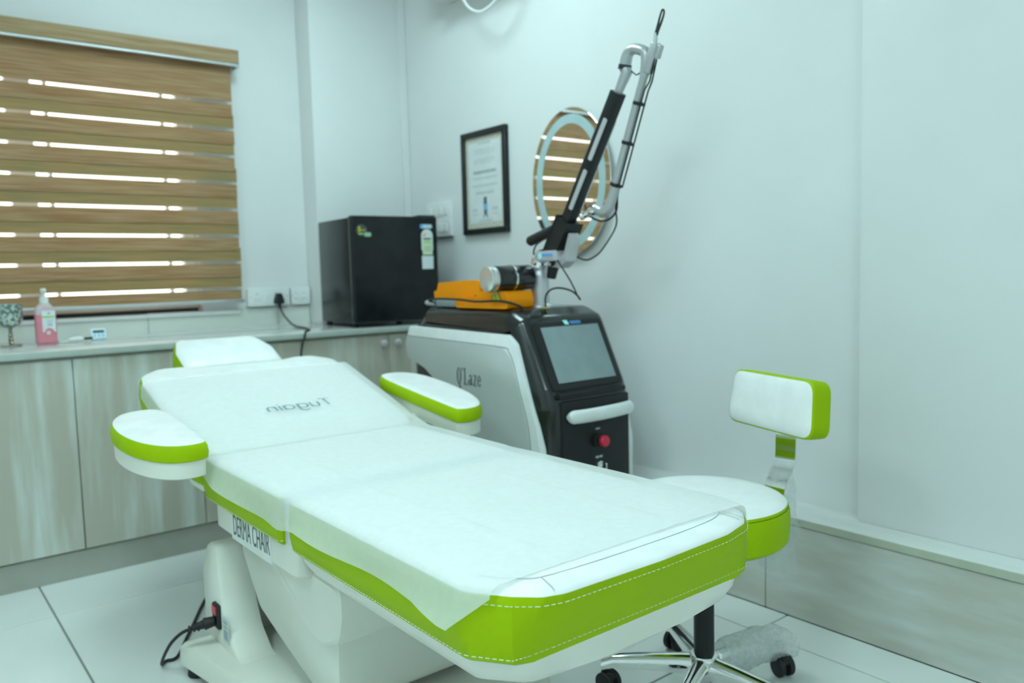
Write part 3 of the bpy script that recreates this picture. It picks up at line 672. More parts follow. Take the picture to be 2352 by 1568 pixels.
for sg in (-1, 1):
    xs_ = (1.652,1.632,1.6285,1.627) if sg < 0 else (2.028,2.048,2.0515,2.053)
    bm = bmesh.new(); loft(bm, [[fx(p.x, p.y, x) for p in inset(side_poly, d)] for x, d in zip(xs_, (0.0,0.0,0.0015,0.005))])
    sp = obj('side_panel', bm, SILVERL, LM)
    x2 = (1.629,1.6262,1.6255) if sg < 0 else (2.051,2.0538,2.0545)
    bm = bmesh.new(); loft(bm, [[fx(p.x, p.y, x) for p in inset(inner_poly, d)] for x, d in zip(x2, (0.0,0.001,0.006))])
    obj('side_panel_inset', bm, SILVER, sp)
    bm = bmesh.new(); gx = 1.6268 if sg < 0 else 2.0532
    tube(bm, [fx(2.71,0.8135,gx),fx(2.40,0.808,gx),fx(2.11,0.802,gx),fx(2.075,0.788,gx),fx(2.052,0.755,gx),fx(2.02,0.66,gx),fx(1.985,0.56,gx),fx(1.972,0.47,gx)], 0.0016, 6, smooth=4)
    obj('panel_groove', bm, mat('groove_grey', (0.20,0.23,0.23), 0.6), sp)
    if sg < 0: SP = sp
# serif lettering  Q'Laze
def ring_pts(bm, cx, cy, ao, bo_, ai, bi, f, a0=0, a1=360, n=28):
    vs = []
    for k in range(n+1):
        a = R(a0+(a1-a0)*k/n)
        vs.append((bm.verts.new(f(cx+ao*math.cos(a), cy+bo_*math.sin(a))), bm.verts.new(f(cx+ai*math.cos(a), cy+bi*math.sin(a)))))
    for a, b in zip(vs[:-1], vs[1:]): bm.faces.new((a[0], b[0], b[1], a[1]))
def poly_face(bm, pts, f): bm.faces.new([bm.verts.new(f(*p)) for p in pts])
def qlaze(f):
    bm = bmesh.new()
    ring_pts(bm, 0.30, 0.5, 0.29, 0.52, 0.13, 0.47, f)                                                   # Q
    poly_face(bm, [(0.20,0.10),(0.34,0.10),(0.44,-0.16),(0.58,-0.14),(0.60,-0.20),(0.42,-0.26),(0.32,-0.20)], f)
    poly_face(bm, [(0.68,0.80),(0.75,0.80),(0.80,1.02),(0.66,1.02)], f)                                   # '
    for r in ([(0.98,0.0),(1.12,0.0),(1.12,1.0),(0.98,1.0)], [(0.88,0.0),(1.22,0.0),(1.22,0.045),(0.88,0.045)], [(0.88,0.955),(1.22,0.955),(1.22,1.0),(0.88,1.0)],
              [(1.22,0.0),(1.48,0.0),(1.50,0.34),(1.46,0.34),(1.38,0.045),(1.22,0.045)]): poly_face(bm, r, f)  # L
    ring_pts(bm, 1.74, 0.19, 0.17, 0.20, 0.06, 0.16, f)                                                    # a
    poly_face(bm, [(1.82,0.05),(1.94,0.05),(1.94,0.52),(1.82,0.52)], f); poly_face(bm, [(1.92,0.06),(2.02,0.0),(2.06,0.08),(1.94,0.16)], f)
    ring_pts(bm, 1.78, 0.50, 0.16, 0.17, 0.05, 0.13, f, 0, 170)
    for r in ([(2.14,0.0),(2.52,0.0),(2.52,0.05),(2.14,0.05)], [(2.14,0.62),(2.50,0.62),(2.50,0.67),(2.14,0.67)], [(2.14,0.05),(2.28,0.05),(2.50,0.62),(2.37,0.62)],
              [(2.48,0.05),(2.52,0.05),(2.54,0.22),(2.51,0.22)], [(2.14,0.62),(2.17,0.62),(2.14,0.46),(2.11,0.46)]): poly_face(bm, r, f)   # z
    ring_pts(bm, 2.86, 0.335, 0.22, 0.345, 0.10, 0.305, f, 0, 330); poly_face(bm, [(2.72,0.33),(3.07,0.33),(3.07,0.38),(2.72,0.38)], f)  # e
    return bm
obj('lettering', qlaze(lambda u, v: Vector((1.6243, 2.377-u*0.0475, 0.657+v*0.058))), INK, SP, smooth=False)
# front: sloped screen
sd = Vector((0, 1.925-2.035, 0.672-0.897)).normalized(); sn = Vector((0, sd.z, -sd.y)); sn = -sn if sn.y > 0 else sn
s0 = Vector((1.84, 2.035, 0.897))
def fsc(u, v, n): return s0 + Vector((u,0,0)) + sd*v + sn*n
bz = densify(round_poly([(-0.158,0.018),(0.158,0.018),(0.158,0.262),(-0.158,0.262)], 0.018, 5), 0.03)
bzl = obj('screen_bezel', pad(bz, [(0.0,-0.006),(0.0,0.004),(0.003,0.006),(0.010,0.0062)], fsc), BLACKS, LM)
sc = [Vector(p) for p in ((-0.128,0.040),(0.132,0.040),(0.132,0.236),(-0.128,0.236))]
obj('touchscreen', pad(sc, [(0.0,0.005),(0.0,0.0072)], fsc), SCREEN, bzl, smooth=False)
bm = bmesh.new(); box(bm, -0.15, 0.15, 1.897, 1.925, 0.640, 0.657, 0.005, 2, Matrix.Translation((1.84,0,0))); obj('screen_lip', bm, BLACKS, LM)
bm = bmesh.new(); poly_face(bm, [(-0.012,0.020),(0.008,0.020),(0.014,0.036),(-0.004,0.036)], lambda u, v: fsc(u-0.012, v-0.001, 0.0068)); obj('logo_mark', bm, CYAN, bzl, smooth=False)
bm = bmesh.new(); poly_face(bm, [(0.0,0.024),(0.050,0.024),(0.050,0.029),(0.0,0.029)], lambda u, v: fsc(u+0.006, v, 0.0068)); poly_face(bm, [(0.004,0.031),(0.050,0.031),(0.050,0.034),(0.004,0.034)], lambda u, v: fsc(u+0.006, v, 0.0068))
obj('logo_lettering', bm, BLUE, bzl, smooth=False)
obj('front_panel', bx(1.70, 2.01, 1.903, 1.915, 0.08, 0.63, 0.006, 2), BLACKS, LM)
bm = bmesh.new(); hp_ = [(1.728,1.886,0.580),(1.785,1.876,0.580),(1.862,1.872,0.581),(1.94,1.876,0.582),(2.000,1.886,0.583)]
P = smooth_path(hp_, 8); rings = []
P = [P[0]+Vector((-0.010,0.003,0)), P[0]+Vector((-0.006,0.002,0))]+P+[P[-1]+Vector((0.006,0.002,0)), P[-1]+Vector((0.010,0.003,0))]
for i, p in enumerate(P):
    e = 1.0 if 3 < i < len(P)-4 else (0.45,0.72,0.9,0.97)[min(i, len(P)-1-i)]
    rings.append([p + Vector((0, 0.011*math.cos(2*math.pi*k/16), 0.0225*e*math.sin(2*math.pi*k/16))) for k in range(16)])
loft(bm, rings)
hn = obj('handle', bm, SILVERL, LM, angle=60)
bm = bmesh.new()
for x in (1.755, 1.975): cyl(bm, (x,1.905,0.581), (x,1.884,0.581), 0.010, None, 14)
obj('handle_post', bm, BLACKS, LM)
bm = bmesh.new(); lathe(bm, (1.858,1.904,0.487), [(0.024,0),(0.024,0.010),(0.014,0.012),(0.014,0.026)], 24, Vector((0,-1,0))); es = obj('emergency_stop_collar', bm, BLACKM, LM)
bm = bmesh.new(); lathe(bm, (1.858,1.878,0.487), [(0.013,0),(0.019,0.002),(0.020,0.010),(0.017,0.015),(0.004,0.0165)], 24, Vector((0,-1,0))); obj('emergency_stop_button', bm, RED, es)
obj('button_caption', bx(1.850, 1.868, 1.9018, 1.9032, 0.522, 0.527), INKL, es, smooth=False)
bm = bmesh.new(); lathe(bm, (1.864,1.904,0.402), [(0.014,0),(0.013,0.008),(0.008,0.010),(0.008,0.013)], 20, Vector((0,-1,0))); box(bm, 1.8615, 1.8665, 1.868, 1.892, 0.392, 0.412, 0.001, 1)
ks = obj('key_switch', bm, CHROME, LM)
bm = bmesh.new(); box(bm, 1.848, 1.862, 1.9018, 1.9032, 0.426, 0.432); box(bm, 1.866, 1.878, 1.9018, 1.9032, 0.426, 0.432); obj('switch_caption', bm, INKL, ks, smooth=False)
obj('warning_sticker', bx(1.775, 1.800, 2.060, 2.085, 0.9245, 0.926), YELLOW, LM, smooth=False)
# arm
AX = 1.84
def A(y, z, x=AX): return Vector((x, y, z))
bm = bmesh.new(); lathe(bm, A(2.16,0.924), [(0.053,0),(0.053,0.004),(0.048,0.010),(0.036,0.014)], 28); obj('arm_flange', bm, STEEL, LM)
bm = bmesh.new(); lathe(bm, A(2.16,0.930), [(0.033,0),(0.033,0.10),(0.032,0.112),(0.028,0.118),(0.028,0.124),(0.031,0.128),(0.031,0.136),(0.026,0.142)], 28); obj('arm_column', bm, STEEL, LM)
bm = bmesh.new(); tube(bm, [A(2.16,1.062),A(2.158,1.082),A(2.145,1.098),A(2.115,1.104),A(2.07,1.102)], [0.028,0.029,0.027,0.023,0.022], 18, smooth=4); obj('arm_knuckle', bm, CHROME, LM)
br = obj('arm_bracket', bx(1.800, 1.880, 2.025, 2.130, 1.082, 1.118, 0.006, 2), STEEL, LM)
bm = bmesh.new(); box(bm, 1.7985, 1.8002, 2.100, 2.115, 1.092, 1.110); obj('bracket_logo', bm, CYAN, br, smooth=False)
bm = bmesh.new(); box(bm, 1.7985, 1.8002, 2.045, 2.097, 1.099, 1.108); obj('bracket_lettering', bm, BLUE, br, smooth=False)
# fork in light grey hugging the lower black block
bm = bmesh.new(); plate(bm, [(2.085,1.066),(2.03,1.058),(1.995,1.080),(1.972,1.160),(1.982,1.172),(2.008,1.105),(2.04,1.088),(2.085,1.090)], 1.818, 1.862, lambda u, v, a: Vector((a,u,v))); obj('arm_fork', bm, STEEL, LM)
# counterweight along -x
bm = bmesh.new(); cyl(bm, A(2.165,1.030,1.80), A(2.175,1.027,1.645), 0.0435, None, 32, 0.010); cw = obj('counterweight', bm, BLACKG, LM)
bm = bmesh.new(); cyl(bm, A(2.175,1.027,1.650), A(2.1765,1.0265,1.618), 0.0445, 0.0435, 32, 0.006); obj('counterweight_cap', bm, mat('turned_aluminium', (0.75,0.74,0.72), 0.28, 0.9), cw)
bm = bmesh.new(); cyl(bm, A(2.169,1.029,1.722), A(2.1695,1.029,1.715), 0.0448, None, 32); obj('counterweight_band', bm, CHROME, cw)
bm = bmesh.new(); box(bm, 1.795, 1.812, 2.15, 2.185, 1.02, 1.045, 0.003, 1); cyl(bm, A(2.165,1.03,1.79), A(2.16,1.04,1.82), 0.014, None, 14); obj('counterweight_clamp', bm, STEEL, cw)
# black tail and lower block
bm = bmesh.new(); tube(bm, [A(2.06,1.135),A(2.075,1.09),A(2.092,1.045),A(2.098,1.025)], [0.026,0.022,0.018,0.016], 14, smooth=3); obj('arm_tail', bm, BLACKS, LM)
ad = (A(1.768,1.588)-A(2.04,1.161)).normalized(); an = Vector((0, ad.z, -ad.y))      # along the main tube, and its front/lower normal
an = -an if an.y > 0 else an
def fm(l, n, x): return A(2.04,1.161) + ad*l + an*n + Vector((x,0,0))
bm = bmesh.new(); box(bm, 0,1,0,1,0,1)
for v in bm.verts: v.co = fm(-0.085+0.150*v.co.x, -0.026+0.062*v.co.y, -0.032+0.064*v.co.z)
bmesh.ops.bevel(bm, geom=bm.edges[:], offset=0.006, segments=2, affect='EDGES'); obj('arm_block', bm, BLACKS, LM)
mo = round_poly([(-0.021,-0.021),(0.021,-0.021),(0.021,0.021),(-0.021,0.021)], 0.011, 4)
bm = bmesh.new(); loft(bm, [[fm(l, p.x, p.y) for p in mo] for l in (0.02, 0.506)]); mt = obj('arm_tube', bm, BLACKS, LM)
for l0, l1 in ((0.285,0.425),(0.110,0.252)):
    io = round_poly([(l0,-0.008),(l1,-0.008),(l1,0.008),(l0,0.008)], 0.006, 4)
    bm = bmesh.new(); loft(bm, [[fm(p.x, 0.010+p.y, -d) for p in io] for d in (0.018,0.0225)]); obj('arm_inlay', bm, STEEL, mt)
    bm = bmesh.new(); loft(bm, [[fm(p.x, 0.010+p.y, d) for p in io] for d in (0.018,0.0225)]); obj('arm_inlay', bm, STEEL, mt)
bm = bmesh.new(); tube(bm, [fm(0.50,0,0), fm(0.515,0,0), fm(0.575,0.002,0), A(1.738,1.655)], [0.013,0.014,0.018,0.018], 18); obj('arm_taper', bm, ARMG, LM)
bm = bmesh.new(); cyl(bm, A(1.741,1.650), A(1.737,1.664), 0.0205, None, 20); obj('arm_ring', bm, BLACKM, LM)
bm = bmesh.new(); tube(bm, [A(1.738,1.660),A(1.732,1.682),A(1.720,1.698),A(1.700,1.702),A(1.675,1.694),A(1.655,1.680),A(1.655,1.650),A(1.662,1.615)], [0.018,0.018,0.017,0.016,0.016,0.016,0.015,0.0145], 18, smooth=4); obj('arm_elbow', bm, ARMG, LM)
bm = bmesh.new(); cyl(bm, A(1.613,1.700), A(1.650,1.622), 0.0165, None, 22, 0.003); cyl(bm, A(1.596,1.690), A(1.612,1.655), 0.010, None, 16, 0.002); obj('arm_joint', bm, ARMG, LM)
bm = bmesh.new(); tube(bm, [A(1.655,1.630),A(1.665,1.609),A(1.787,1.310)], [0.015,0.0125,0.0125], 18); t2 = obj('arm_second_tube', bm, ARMG, LM)
for (y, z) in ((1.687,1.541),(1.735,1.432),(1.787,1.312)):
    dd = (A(1.787,1.31)-A(1.665,1.609)).normalized()
    bm = bmesh.new(); cyl(bm, A(y,z)-dd*0.005, A(y,z)+dd*0.005, 0.0165, None, 18); q = Vector((0,dd.z,-dd.y)); q = -q if q.y > 0 else q
    cyl(bm, A(y,z)+q*0.022-dd*0.004, A(y,z)+q*0.022+dd*0.004, 0.0065, None, 12); obj('tube_clip', bm, BLACKM, t2)
dd = (A(1.787,1.31)-A(1.665,1.609)).normalized(); q = Vector((0,dd.z,-dd.y)); q = -q if q.y > 0 else q
for off, x in ((0.020,-0.004),(0.026,0.006)):
    bm = bmesh.new(); tube(bm, [A(1.618,1.655)+Vector((x,0,0)), A(1.648,1.600)+q*0.012+Vector((x,0,0)), A(1.665,1.609)+dd*0.03+q*off+Vector((x,0,0)), A(1.787,1.310)+q*off+Vector((x,0,0))], 0.0026, 8); obj('arm_hose', bm, BLACKS, t2)
bm = bmesh.new(); tube(bm, [A(1.787,1.305),A(1.806,1.262),A(1.820,1.240),A(1.845,1.232),A(1.872,1.243)], [0.014,0.016,0.017,0.016,0.017], 18, smooth=4); wr = obj('arm_wrist', bm, ARMG, LM)
bm = bmesh.new(); cyl(bm, A(1.868,1.243), A(1.900,1.238), 0.0175, None, 20, 0.003); cyl(bm, A(1.900,1.238), A(1.945,1.222), 0.0125, 0.011, 18, 0.002); cyl(bm, A(1.93,1.228), A(1.937,1.226), 0.0145, None, 18); obj('arm_handpiece', bm, CHROME, LM)
bm = bmesh.new(); tube(bm, [A(2.213,1.153),A(2.205,1.156),A(2.06,1.193),A(2.035,1.200)], [0.013,0.0185,0.0185,0.014], 18); obj('arm_grip', bm, BLACKS, LM)
bm = bmesh.new(); cyl(bm, A(1.619,1.700), A(1.614,1.728), 0.0065, None, 12); obj('arm_tip', bm, STEEL, LM)
bm = bmesh.new(); tube(bm, [A(1.614,1.725),A(1.606,1.750),A(1.598,1.772),A(1.589,1.787),A(1.583,1.778),A(1.592,1.756),A(1.606,1.734),A(1.613,1.722)], [0.0055,0.0035,0.0028,0.0028,0.0028,0.0032,0.004,0.005], 8, smooth=4); obj('arm_strap', bm, BLACKM, LM)
def cable(pts, r=0.003, m=BLACKM, par=LM, nm='cable', sm=5):
    bm = bmesh.new(); tube(bm, pts, r, 8, smooth=sm); return obj(nm, bm, m, par)
cable([A(1.780,1.300,1.85),A(1.798,1.278,1.86),A(1.804,1.231,1.86),A(1.843,1.206,1.86),A(1.893,1.210,1.86),A(1.933,1.233,1.86),A(1.945,1.262,1.86)], 0.0033)
cable([A(1.80,1.285,1.86),A(1.825,1.242,1.88),A(1.845,1.187,1.90),A(1.905,1.119,1.90),A(1.947,1.092,1.90),A(1.989,1.083,1.90),A(2.042,1.098,1.90),A(2.075,1.118,1.87)], 0.0028)
cable([A(2.085,0.925,1.80),A(2.083,0.964,1.80),A(2.056,0.986,1.80),A(2.012,0.992,1.80),A(1.959,0.984,1.80),A(1.928,0.969,1.80),A(1.912,0.954,1.80)], 0.0033)
cable([A(2.03,1.085,1.81),A(2.009,1.073,1.80),A(1.958,1.015,1.80),A(1.928,0.972,1.80)], 0.0028)
cable([A(2.13,1.155,1.83),A(2.15,1.140,1.82),A(2.165,1.115,1.82),A(2.155,1.095,1.82)], 0.003)
cable([A(1.757,1.640,1.84),A(1.715,1.640,1.84),A(1.69,1.625,1.84),A(1.66,1.64,1.84)], 0.002)
bm = bmesh.new(); cyl(bm, A(2.093,0.924,1.80), A(2.09,0.940,1.80), 0.006, None, 12); obj('cable_gland', bm, STEEL, LM)

# ------------------------------------------------------------------ foot pedal and handpiece lying on the machine
FP = thing('foot_pedal', (1.72, 2.36, 0.926), 'orange guarded foot pedal with a yellow warning triangle lying on the laser machine', 'foot pedal')
obj('pedal_base', bx(1.672, 1.775, 2.42, 2.575, 0.9265, 0.957, 0.008, 2), GREYP, FP)
bm = bmesh.new(); plate(bm, round_poly([(2.125,0.926),(2.425,0.926),(2.43,0.955),(2.405,0.962),(2.30,0.968),(2.285,0.985),(2.13,0.985),(2.12,0.955)], [0.012,0.012,0.01,0.03,0.02,0.01,0.01,0.02], 4), 1.664, 1.778, lambda u, v, a: Vector((a,u,v))); bmesh.ops.recalc_face_normals(bm, faces=bm.faces)
hg = obj('pedal_guard', bm, ORANGE, FP)
bm = bmesh.new(); plate(bm, round_poly([(2.36,0.955),(2.58,0.957),(2.583,0.985),(2.563,0.987),(2.552,1.016),(2.37,1.024),(2.30,1.024),(2.285,0.985)], [0.006,0.01,0.008,0.006,0.01,0.03,0.012,0.01], 4), 1.674, 1.768, lambda u, v, a: Vector((a,u,v))); obj('pedal_hood', bm, ORANGE, FP)
tri = lambda s: [Vector((2.182+s*math.cos(R(a)), 0.9675+s*math.sin(R(a))*0.9)) for a in (90,210,330)]
bm = bmesh.new(); plate(bm, round_poly([tuple(p) for p in tri(0.036)], 0.004, 3), 1.6625, 1.6642, lambda u, v, a: Vector((a,u,v))); ws = obj('warning_triangle', bm, INK, hg)
bm = bmesh.new(); plate(bm, [tuple(p) for p in tri(0.028)], 1.6618, 1.663, lambda u, v, a: Vector((a,u,v))); ws2 = obj('warning_field', bm, YELLOW, hg)
bm = bmesh.new(); poly_face(bm, [(2.186,0.986),(2.178,0.970),(2.183,0.970),(2.180,0.957),(2.189,0.973),(2.184,0.973)], lambda u, v: Vector((1.6612,u,v))); obj('warning_bolt', bm, INK, hg, smooth=False)
cable([A(2.56,0.945,1.655),A(2.585,0.949,1.652),A(2.53,0.957,1.65),A(2.384,0.956,1.648),A(2.279,0.950,1.648),A(2.179,0.953,1.650),A(2.125,0.950,1.66),A(2.100,0.938,1.69),A(2.098,0.927,1.71)], 0.0042, BLACKM, FP, 'pedal_cable')
HP = thing('handpiece', (1.70, 2.62, 0.926), 'silver tapered laser handpiece lying at the back of the machine top', 'handpiece')
bm = bmesh.new(); tube(bm, [(1.690,2.665,0.9395),(1.690,2.655,0.9395),(1.688,2.585,0.9415),(1.688,2.580,0.9415)], [0.007,0.010,0.0145,0.011], 18); obj('handpiece_barrel', bm, STEEL, HP)
bm = bmesh.new(); cyl(bm, (1.688,2.583,0.9415), (1.688,2.577,0.9415), 0.0150, None, 18); obj('handpiece_collar', bm, BLACKM, HP)

# ------------------------------------------------------------------ mini fridge
FT = R(4.5)
FM = Matrix.Translation((1.655,3.195,0.8205)) @ Matrix.Rotation(-FT, 4, 'Z')
def F(x, y, z): return FM @ Vector((x, y, z))
FR = thing('mini_fridge', tuple(F(0.21,0.2,0)), 'small black fridge with energy sticker standing on the worktop in the corner', 'fridge')
FWd, FDp, FHt = 0.425, 0.405, 0.492
obj('cabinet_body', bx(0.004, FWd-0.004, 0.045, FDp, 0.018, FHt-0.006, 0.006, 2, FM), FRIDGEB, FR)
obj('door', bx(0.0, FWd, 0.0, 0.040, 0.020, FHt, 0.010, 3, FM), FRIDGEB, FR)
obj('door_gasket', bx(0.008, FWd-0.008, 0.039, 0.046, 0.022, FHt-0.008, 0, 1, FM), mat('gasket_grey', (0.06,0.07,0.07), 0.6), FR, smooth=False)
obj('hinge_cover', bx(0.335, FWd-0.005, 0.012, 0.075, FHt-0.004, FHt+0.007, 0.003, 1, FM), BLACKS, FR)
for (x, y) in ((0.03,0.07),(FWd-0.03,0.07),(0.03,FDp-0.03),(FWd-0.03,FDp-0.03)):
    bm = bmesh.new(); lathe(bm, F(x,y,0), [(0.014,0),(0.015,0.004),(0.012,0.019)], 16); obj('foot', bm, BLACKM, FR)
def fd(u, v, w): return F(u, -0.0006-w, v)
def sticker(poly, m, w, nm, par=FR):
    bm = bmesh.new(); plate(bm, poly, w, w+0.0006, lambda u, v, a: fd(u, v, a)); return obj(nm, bm, m, par, smooth=False)
arch = [(0.340,0.338),(0.399,0.338)] + [(0.3695+0.0295*math.cos(R(a)), 0.405+0.0295*math.sin(R(a))) for a in range(0,181,15)]
es_ = sticker(arch, mat('sticker_white', (0.70,0.74,0.72), 0.4), 0.0, 'energy_sticker')
sticker([(0.3445,0.318),(0.3955,0.318),(0.3955,0.394),(0.3445,0.394)], PALEGR, 0.0008, 'energy_sticker_field', es_)
sticker([(0.352,0.373),(0.388,0.373),(0.388,0.379),(0.352,0.379)], GREENP, 0.0016, 'energy_sticker_line', es_)
for k, c_ in enumerate((RED, ORANGE, YELLOW, GREENP)):
    a0_, a1_ = 172-k*30, 150-k*30
    if k > 2: break
    r0, r1 = 0.012, 0.021-k*0.002
    sticker([(0.3695+r*math.cos(R(a)), 0.400+r*math.sin(R(a))) for r, a in ((r0,a0_),(r1,a0_),(r1,a1_),(r0,a1_))], c_, 0.0008, 'energy_gauge_segment', es_)
sticker([(0.3445,0.3945),(0.3945,0.3945),(0.383,0.386),(0.356,0.386)], INK, 0.0014, 'energy_gauge_base', es_)
for k in range(3): sticker([(0.351,0.352-k*0.009),(0.389,0.352-k*0.009),(0.389,0.3555-k*0.009),(0.351,0.3555-k*0.009)], GREENP if k == 0 else INKG, 0.0016, 'energy_sticker_line', es_)
sticker([(0.341,0.253),(0.398,0.253),(0.399,0.313),(0.340,0.313)], mat('sticker_pale', (0.66,0.72,0.74), 0.4), 0.0, 'lower_sticker')
bdg = sticker(round_poly([(0.336,0.438),(0.396,0.438),(0.396,0.456),(0.336,0.456)], 0.005, 3), mat('sticker_blue_white', (0.50,0.66,0.76), 0.4), 0.0, 'brand_sticker')
sticker([(0.336,0.440),(0.349,0.440),(0.349,0.455),(0.336,0.455)], BLUE, 0.0008, 'brand_mark', bdg)
yr = sticker([(0.048+0.026*math.cos(2*math.pi*k/24), 0.428+0.026*math.sin(2*math.pi*k/24)) for k in range(24)], mat('badge_dark', (0.05,0.06,0.06), 0.35), 0.0, 'warranty_badge')
bm = text_mesh('5', 0.030, lambda u, v, w: fd(0.038+u, 0.431+v, 0.001+w), 0.0003, bold=0.0008); obj('badge_number', bm, YELLOW, yr)
sticker([(0.046,0.424),(0.066,0.424),(0.066,0.432),(0.046,0.432)], mat('badge_gold', (0.30,0.26,0.08), 0.4), 0.0008, 'badge_line', yr)
sticker([(0.032,0.410),(0.056,0.410),(0.056,0.415),(0.032,0.415)], LIME, 0.0008, 'badge_line', yr)
sticker(round_poly([(0.060,0.400),(0.092,0.400),(0.092,0.418),(0.060,0.418)], 0.006, 3), mat('badge_green', (0.28,0.50,0.30), 0.4), 0.001, 'badge_tab', yr)

# ------------------------------------------------------------------ wall items
# socket boards on the window wall
def socket_board(x0, x1, lab):
    t = thing('socket_board', ((x0+x1)/2, YA, 0.92), lab, 'socket')
    obj('back_box', bx(x0+0.004, x1-0.004, 3.785, YA-0.001, 0.925, 0.998, 0.002, 1), WHITEP, t)
    obj('face_plate', bx(x0, x1, 3.776, 3.787, 0.918, 1.004, 0.004, 2), WHITEP, t)
    w = x1-x0
    bm = bmesh.new()
    for cx, cz, r in ((0.22,0.975,0.0035),(0.18,0.948,0.0028),(0.26,0.948,0.0028),(0.66,0.975,0.0035),(0.62,0.948,0.0028),(0.70,0.948,0.0028)):
        cyl(bm, (x0+w*cx,3.7775,cz), (x0+w*cx,3.7752,cz), r, None, 10)
    obj('socket_holes', bm, INKG, t)
    for cx in (0.44, 0.88): obj('rocker', bx(x0+w*cx-0.010, x0+w*cx+0.010, 3.771, 3.777, 0.942, 0.982, 0.002, 1), WHITEP, t)
    bm = bmesh.new()
    for cx in (0.06, 0.95): cyl(bm, (x0+w*cx,3.7775,0.962), (x0+w*cx,3.7752,0.962), 0.003, None, 10)
    obj('screw', bm, INKG, t)
socket_board(1.400, 1.608, 'white socket board with a black plug in it, right of the blind')
socket_board(1.618, 1.716, 'white socket board half hidden by the black fridge')
PG = thing('plug_and_cord', (1.545, 3.76, 0.94), 'black plug in the socket with its cord running over the worktop edge', 'plug')
bm = bmesh.new(); plate(bm, round_poly([(1.522,0.925),(1.568,0.925),(1.563,0.950),(1.553,0.977),(1.537,0.977),(1.527,0.950)], 0.010, 4), 3.738, 3.772, lambda u, v, a: Vector((u,a,v))); obj('plug_body', bm, BLACKM, PG)
bm = bmesh.new(); tube(bm, [(1.545,3.755,0.935),(1.546,3.75,0.915),(1.548,3.748,0.900)], [0.010,0.0075,0.005], 12); obj('strain_relief', bm, BLACKM, PG)
bm = bmesh.new(); tube(bm, [(1.548,3.748,0.902),(1.552,3.72,0.870),(1.550,3.64,0.836),(1.535,3.55,0.8255),(1.515,3.42,0.8245),(1.470,3.26,0.8245),(1.412,3.165,0.8255),(1.398,3.142,0.818),(1.392,3.139,0.800),(1.382,3.141,0.770),(1.376,3.147,0.72),(1.372,3.152,0.60),(1.372,3.152,0.30),(1.360,3.14,0.02),(1.30,3.10,0.006)], 0.0042, 8, smooth=6); obj('cord', bm, BLACKM, PG)
# switchboard on the right wall
SWB = thing('switchboard', (XW, 3.37, 1.31), 'white wall switchboard above and behind the black fridge', 'switch')
obj('face_plate', bx(2.222, XW-0.001, 3.262, 3.476, 1.232, 1.398, 0.005, 2), WHITEP, SWB)
for r_, z in ((0,1.355),(1,1.275)):
    for k in range(4): obj('rocker', bx(2.217, 2.223, 3.288+k*0.045, 3.322+k*0.045, z-0.022, z+0.022, 0.003, 1), WHITEP, SWB)
bm = bmesh.new()
for y, z in ((3.44,1.372),(3.36,1.326),(3.33,1.326),(3.40,1.326),(3.30,1.372),(3.30,1.300),(3.33,1.248),(3.36,1.248),(3.40,1.248)): box(bm, 2.2205, 2.2218, y-0.006, y+0.006, z-0.003, z+0.003)
obj('switch_marks', bm, INKL, SWB, smooth=False)
# certificate
CE = thing('framed_certificate', (2.235, 2.99, 1.46), 'framed certificate in a black frame on the right wall', 'picture')
y0, y1, z0, z1 = 2.822, 3.160, 1.227, 1.695; FWID = 0.026
for a in ((y0,y1,z1-FWID,z1),(y0,y1,z0,z0+FWID),(y0,y0+FWID,z0+FWID,z1-FWID),(y1-FWID,y1,z0+FWID,z1-FWID)):
    obj('frame_rail', bx(2.222, XW-0.001, a[0], a[1], a[2], a[3], 0.002, 1), BLACKS, CE)
pb = obj('certificate_border', bx(2.2345, 2.2375, y0+FWID-0.002, y1-FWID+0.002, z0+FWID-0.002, z1-FWID+0.002), PAPERB, CE, smooth=False)
obj('certificate_paper', bx(2.2337, 2.2346, y0+FWID+0.022, y1-FWID-0.022, z0+FWID+0.026, z1-FWID-0.026), PAPER, CE, smooth=False)
YM = (y0+y1)/2
def fc(u, v, w): return Vector((2.2332-w, YM-u, v))
def line(s, size, z, m, sx=1.0, nm='certificate_text', bold=0): obj(nm, text_mesh(s, size, lambda u, v, w: fc(u, z+v, w), 0.0002, sx=sx, bold=bold), m, CE, smooth=False)
line('CERTIFICATE OF', 0.034, 1.598, INKL, 0.62); line('AUTHENTICITY', 0.034, 1.555, INKL, 0.66)
def bars(rows, m, nm):
    bm = bmesh.new()
    for (ua, ub_, z, h) in rows:
        u = ua
        while u < ub_:
            w = random.uniform(0.008, 0.022); box(bm, 2.2326, 2.2333, YM-min(u+w,ub_), YM-u, z-h/2, z+h/2); u += w+0.004
    obj(nm, bm, m, CE, smooth=False)
bars([(-0.045,0.045,1.637,0.010)], INKL, 'certificate_caption')
bars([(-0.085,0.085,1.508,0.013)], INKG, 'certificate_name_line')
for rw in ((-0.085,0.09,1.480,0.007),(-0.095,0.10,1.447,0.006),(-0.07,0.07,1.415,0.010),(-0.05,0.05,1.288,0.008)): bars([rw], INKL, 'certificate_text_line')
bars([(-0.10,-0.06,1.338,0.012),(0.055,0.095,1.338,0.014),(-0.10,-0.06,1.318,0.006),(0.06,0.095,1.316,0.006)], INKL, 'certificate_signature')
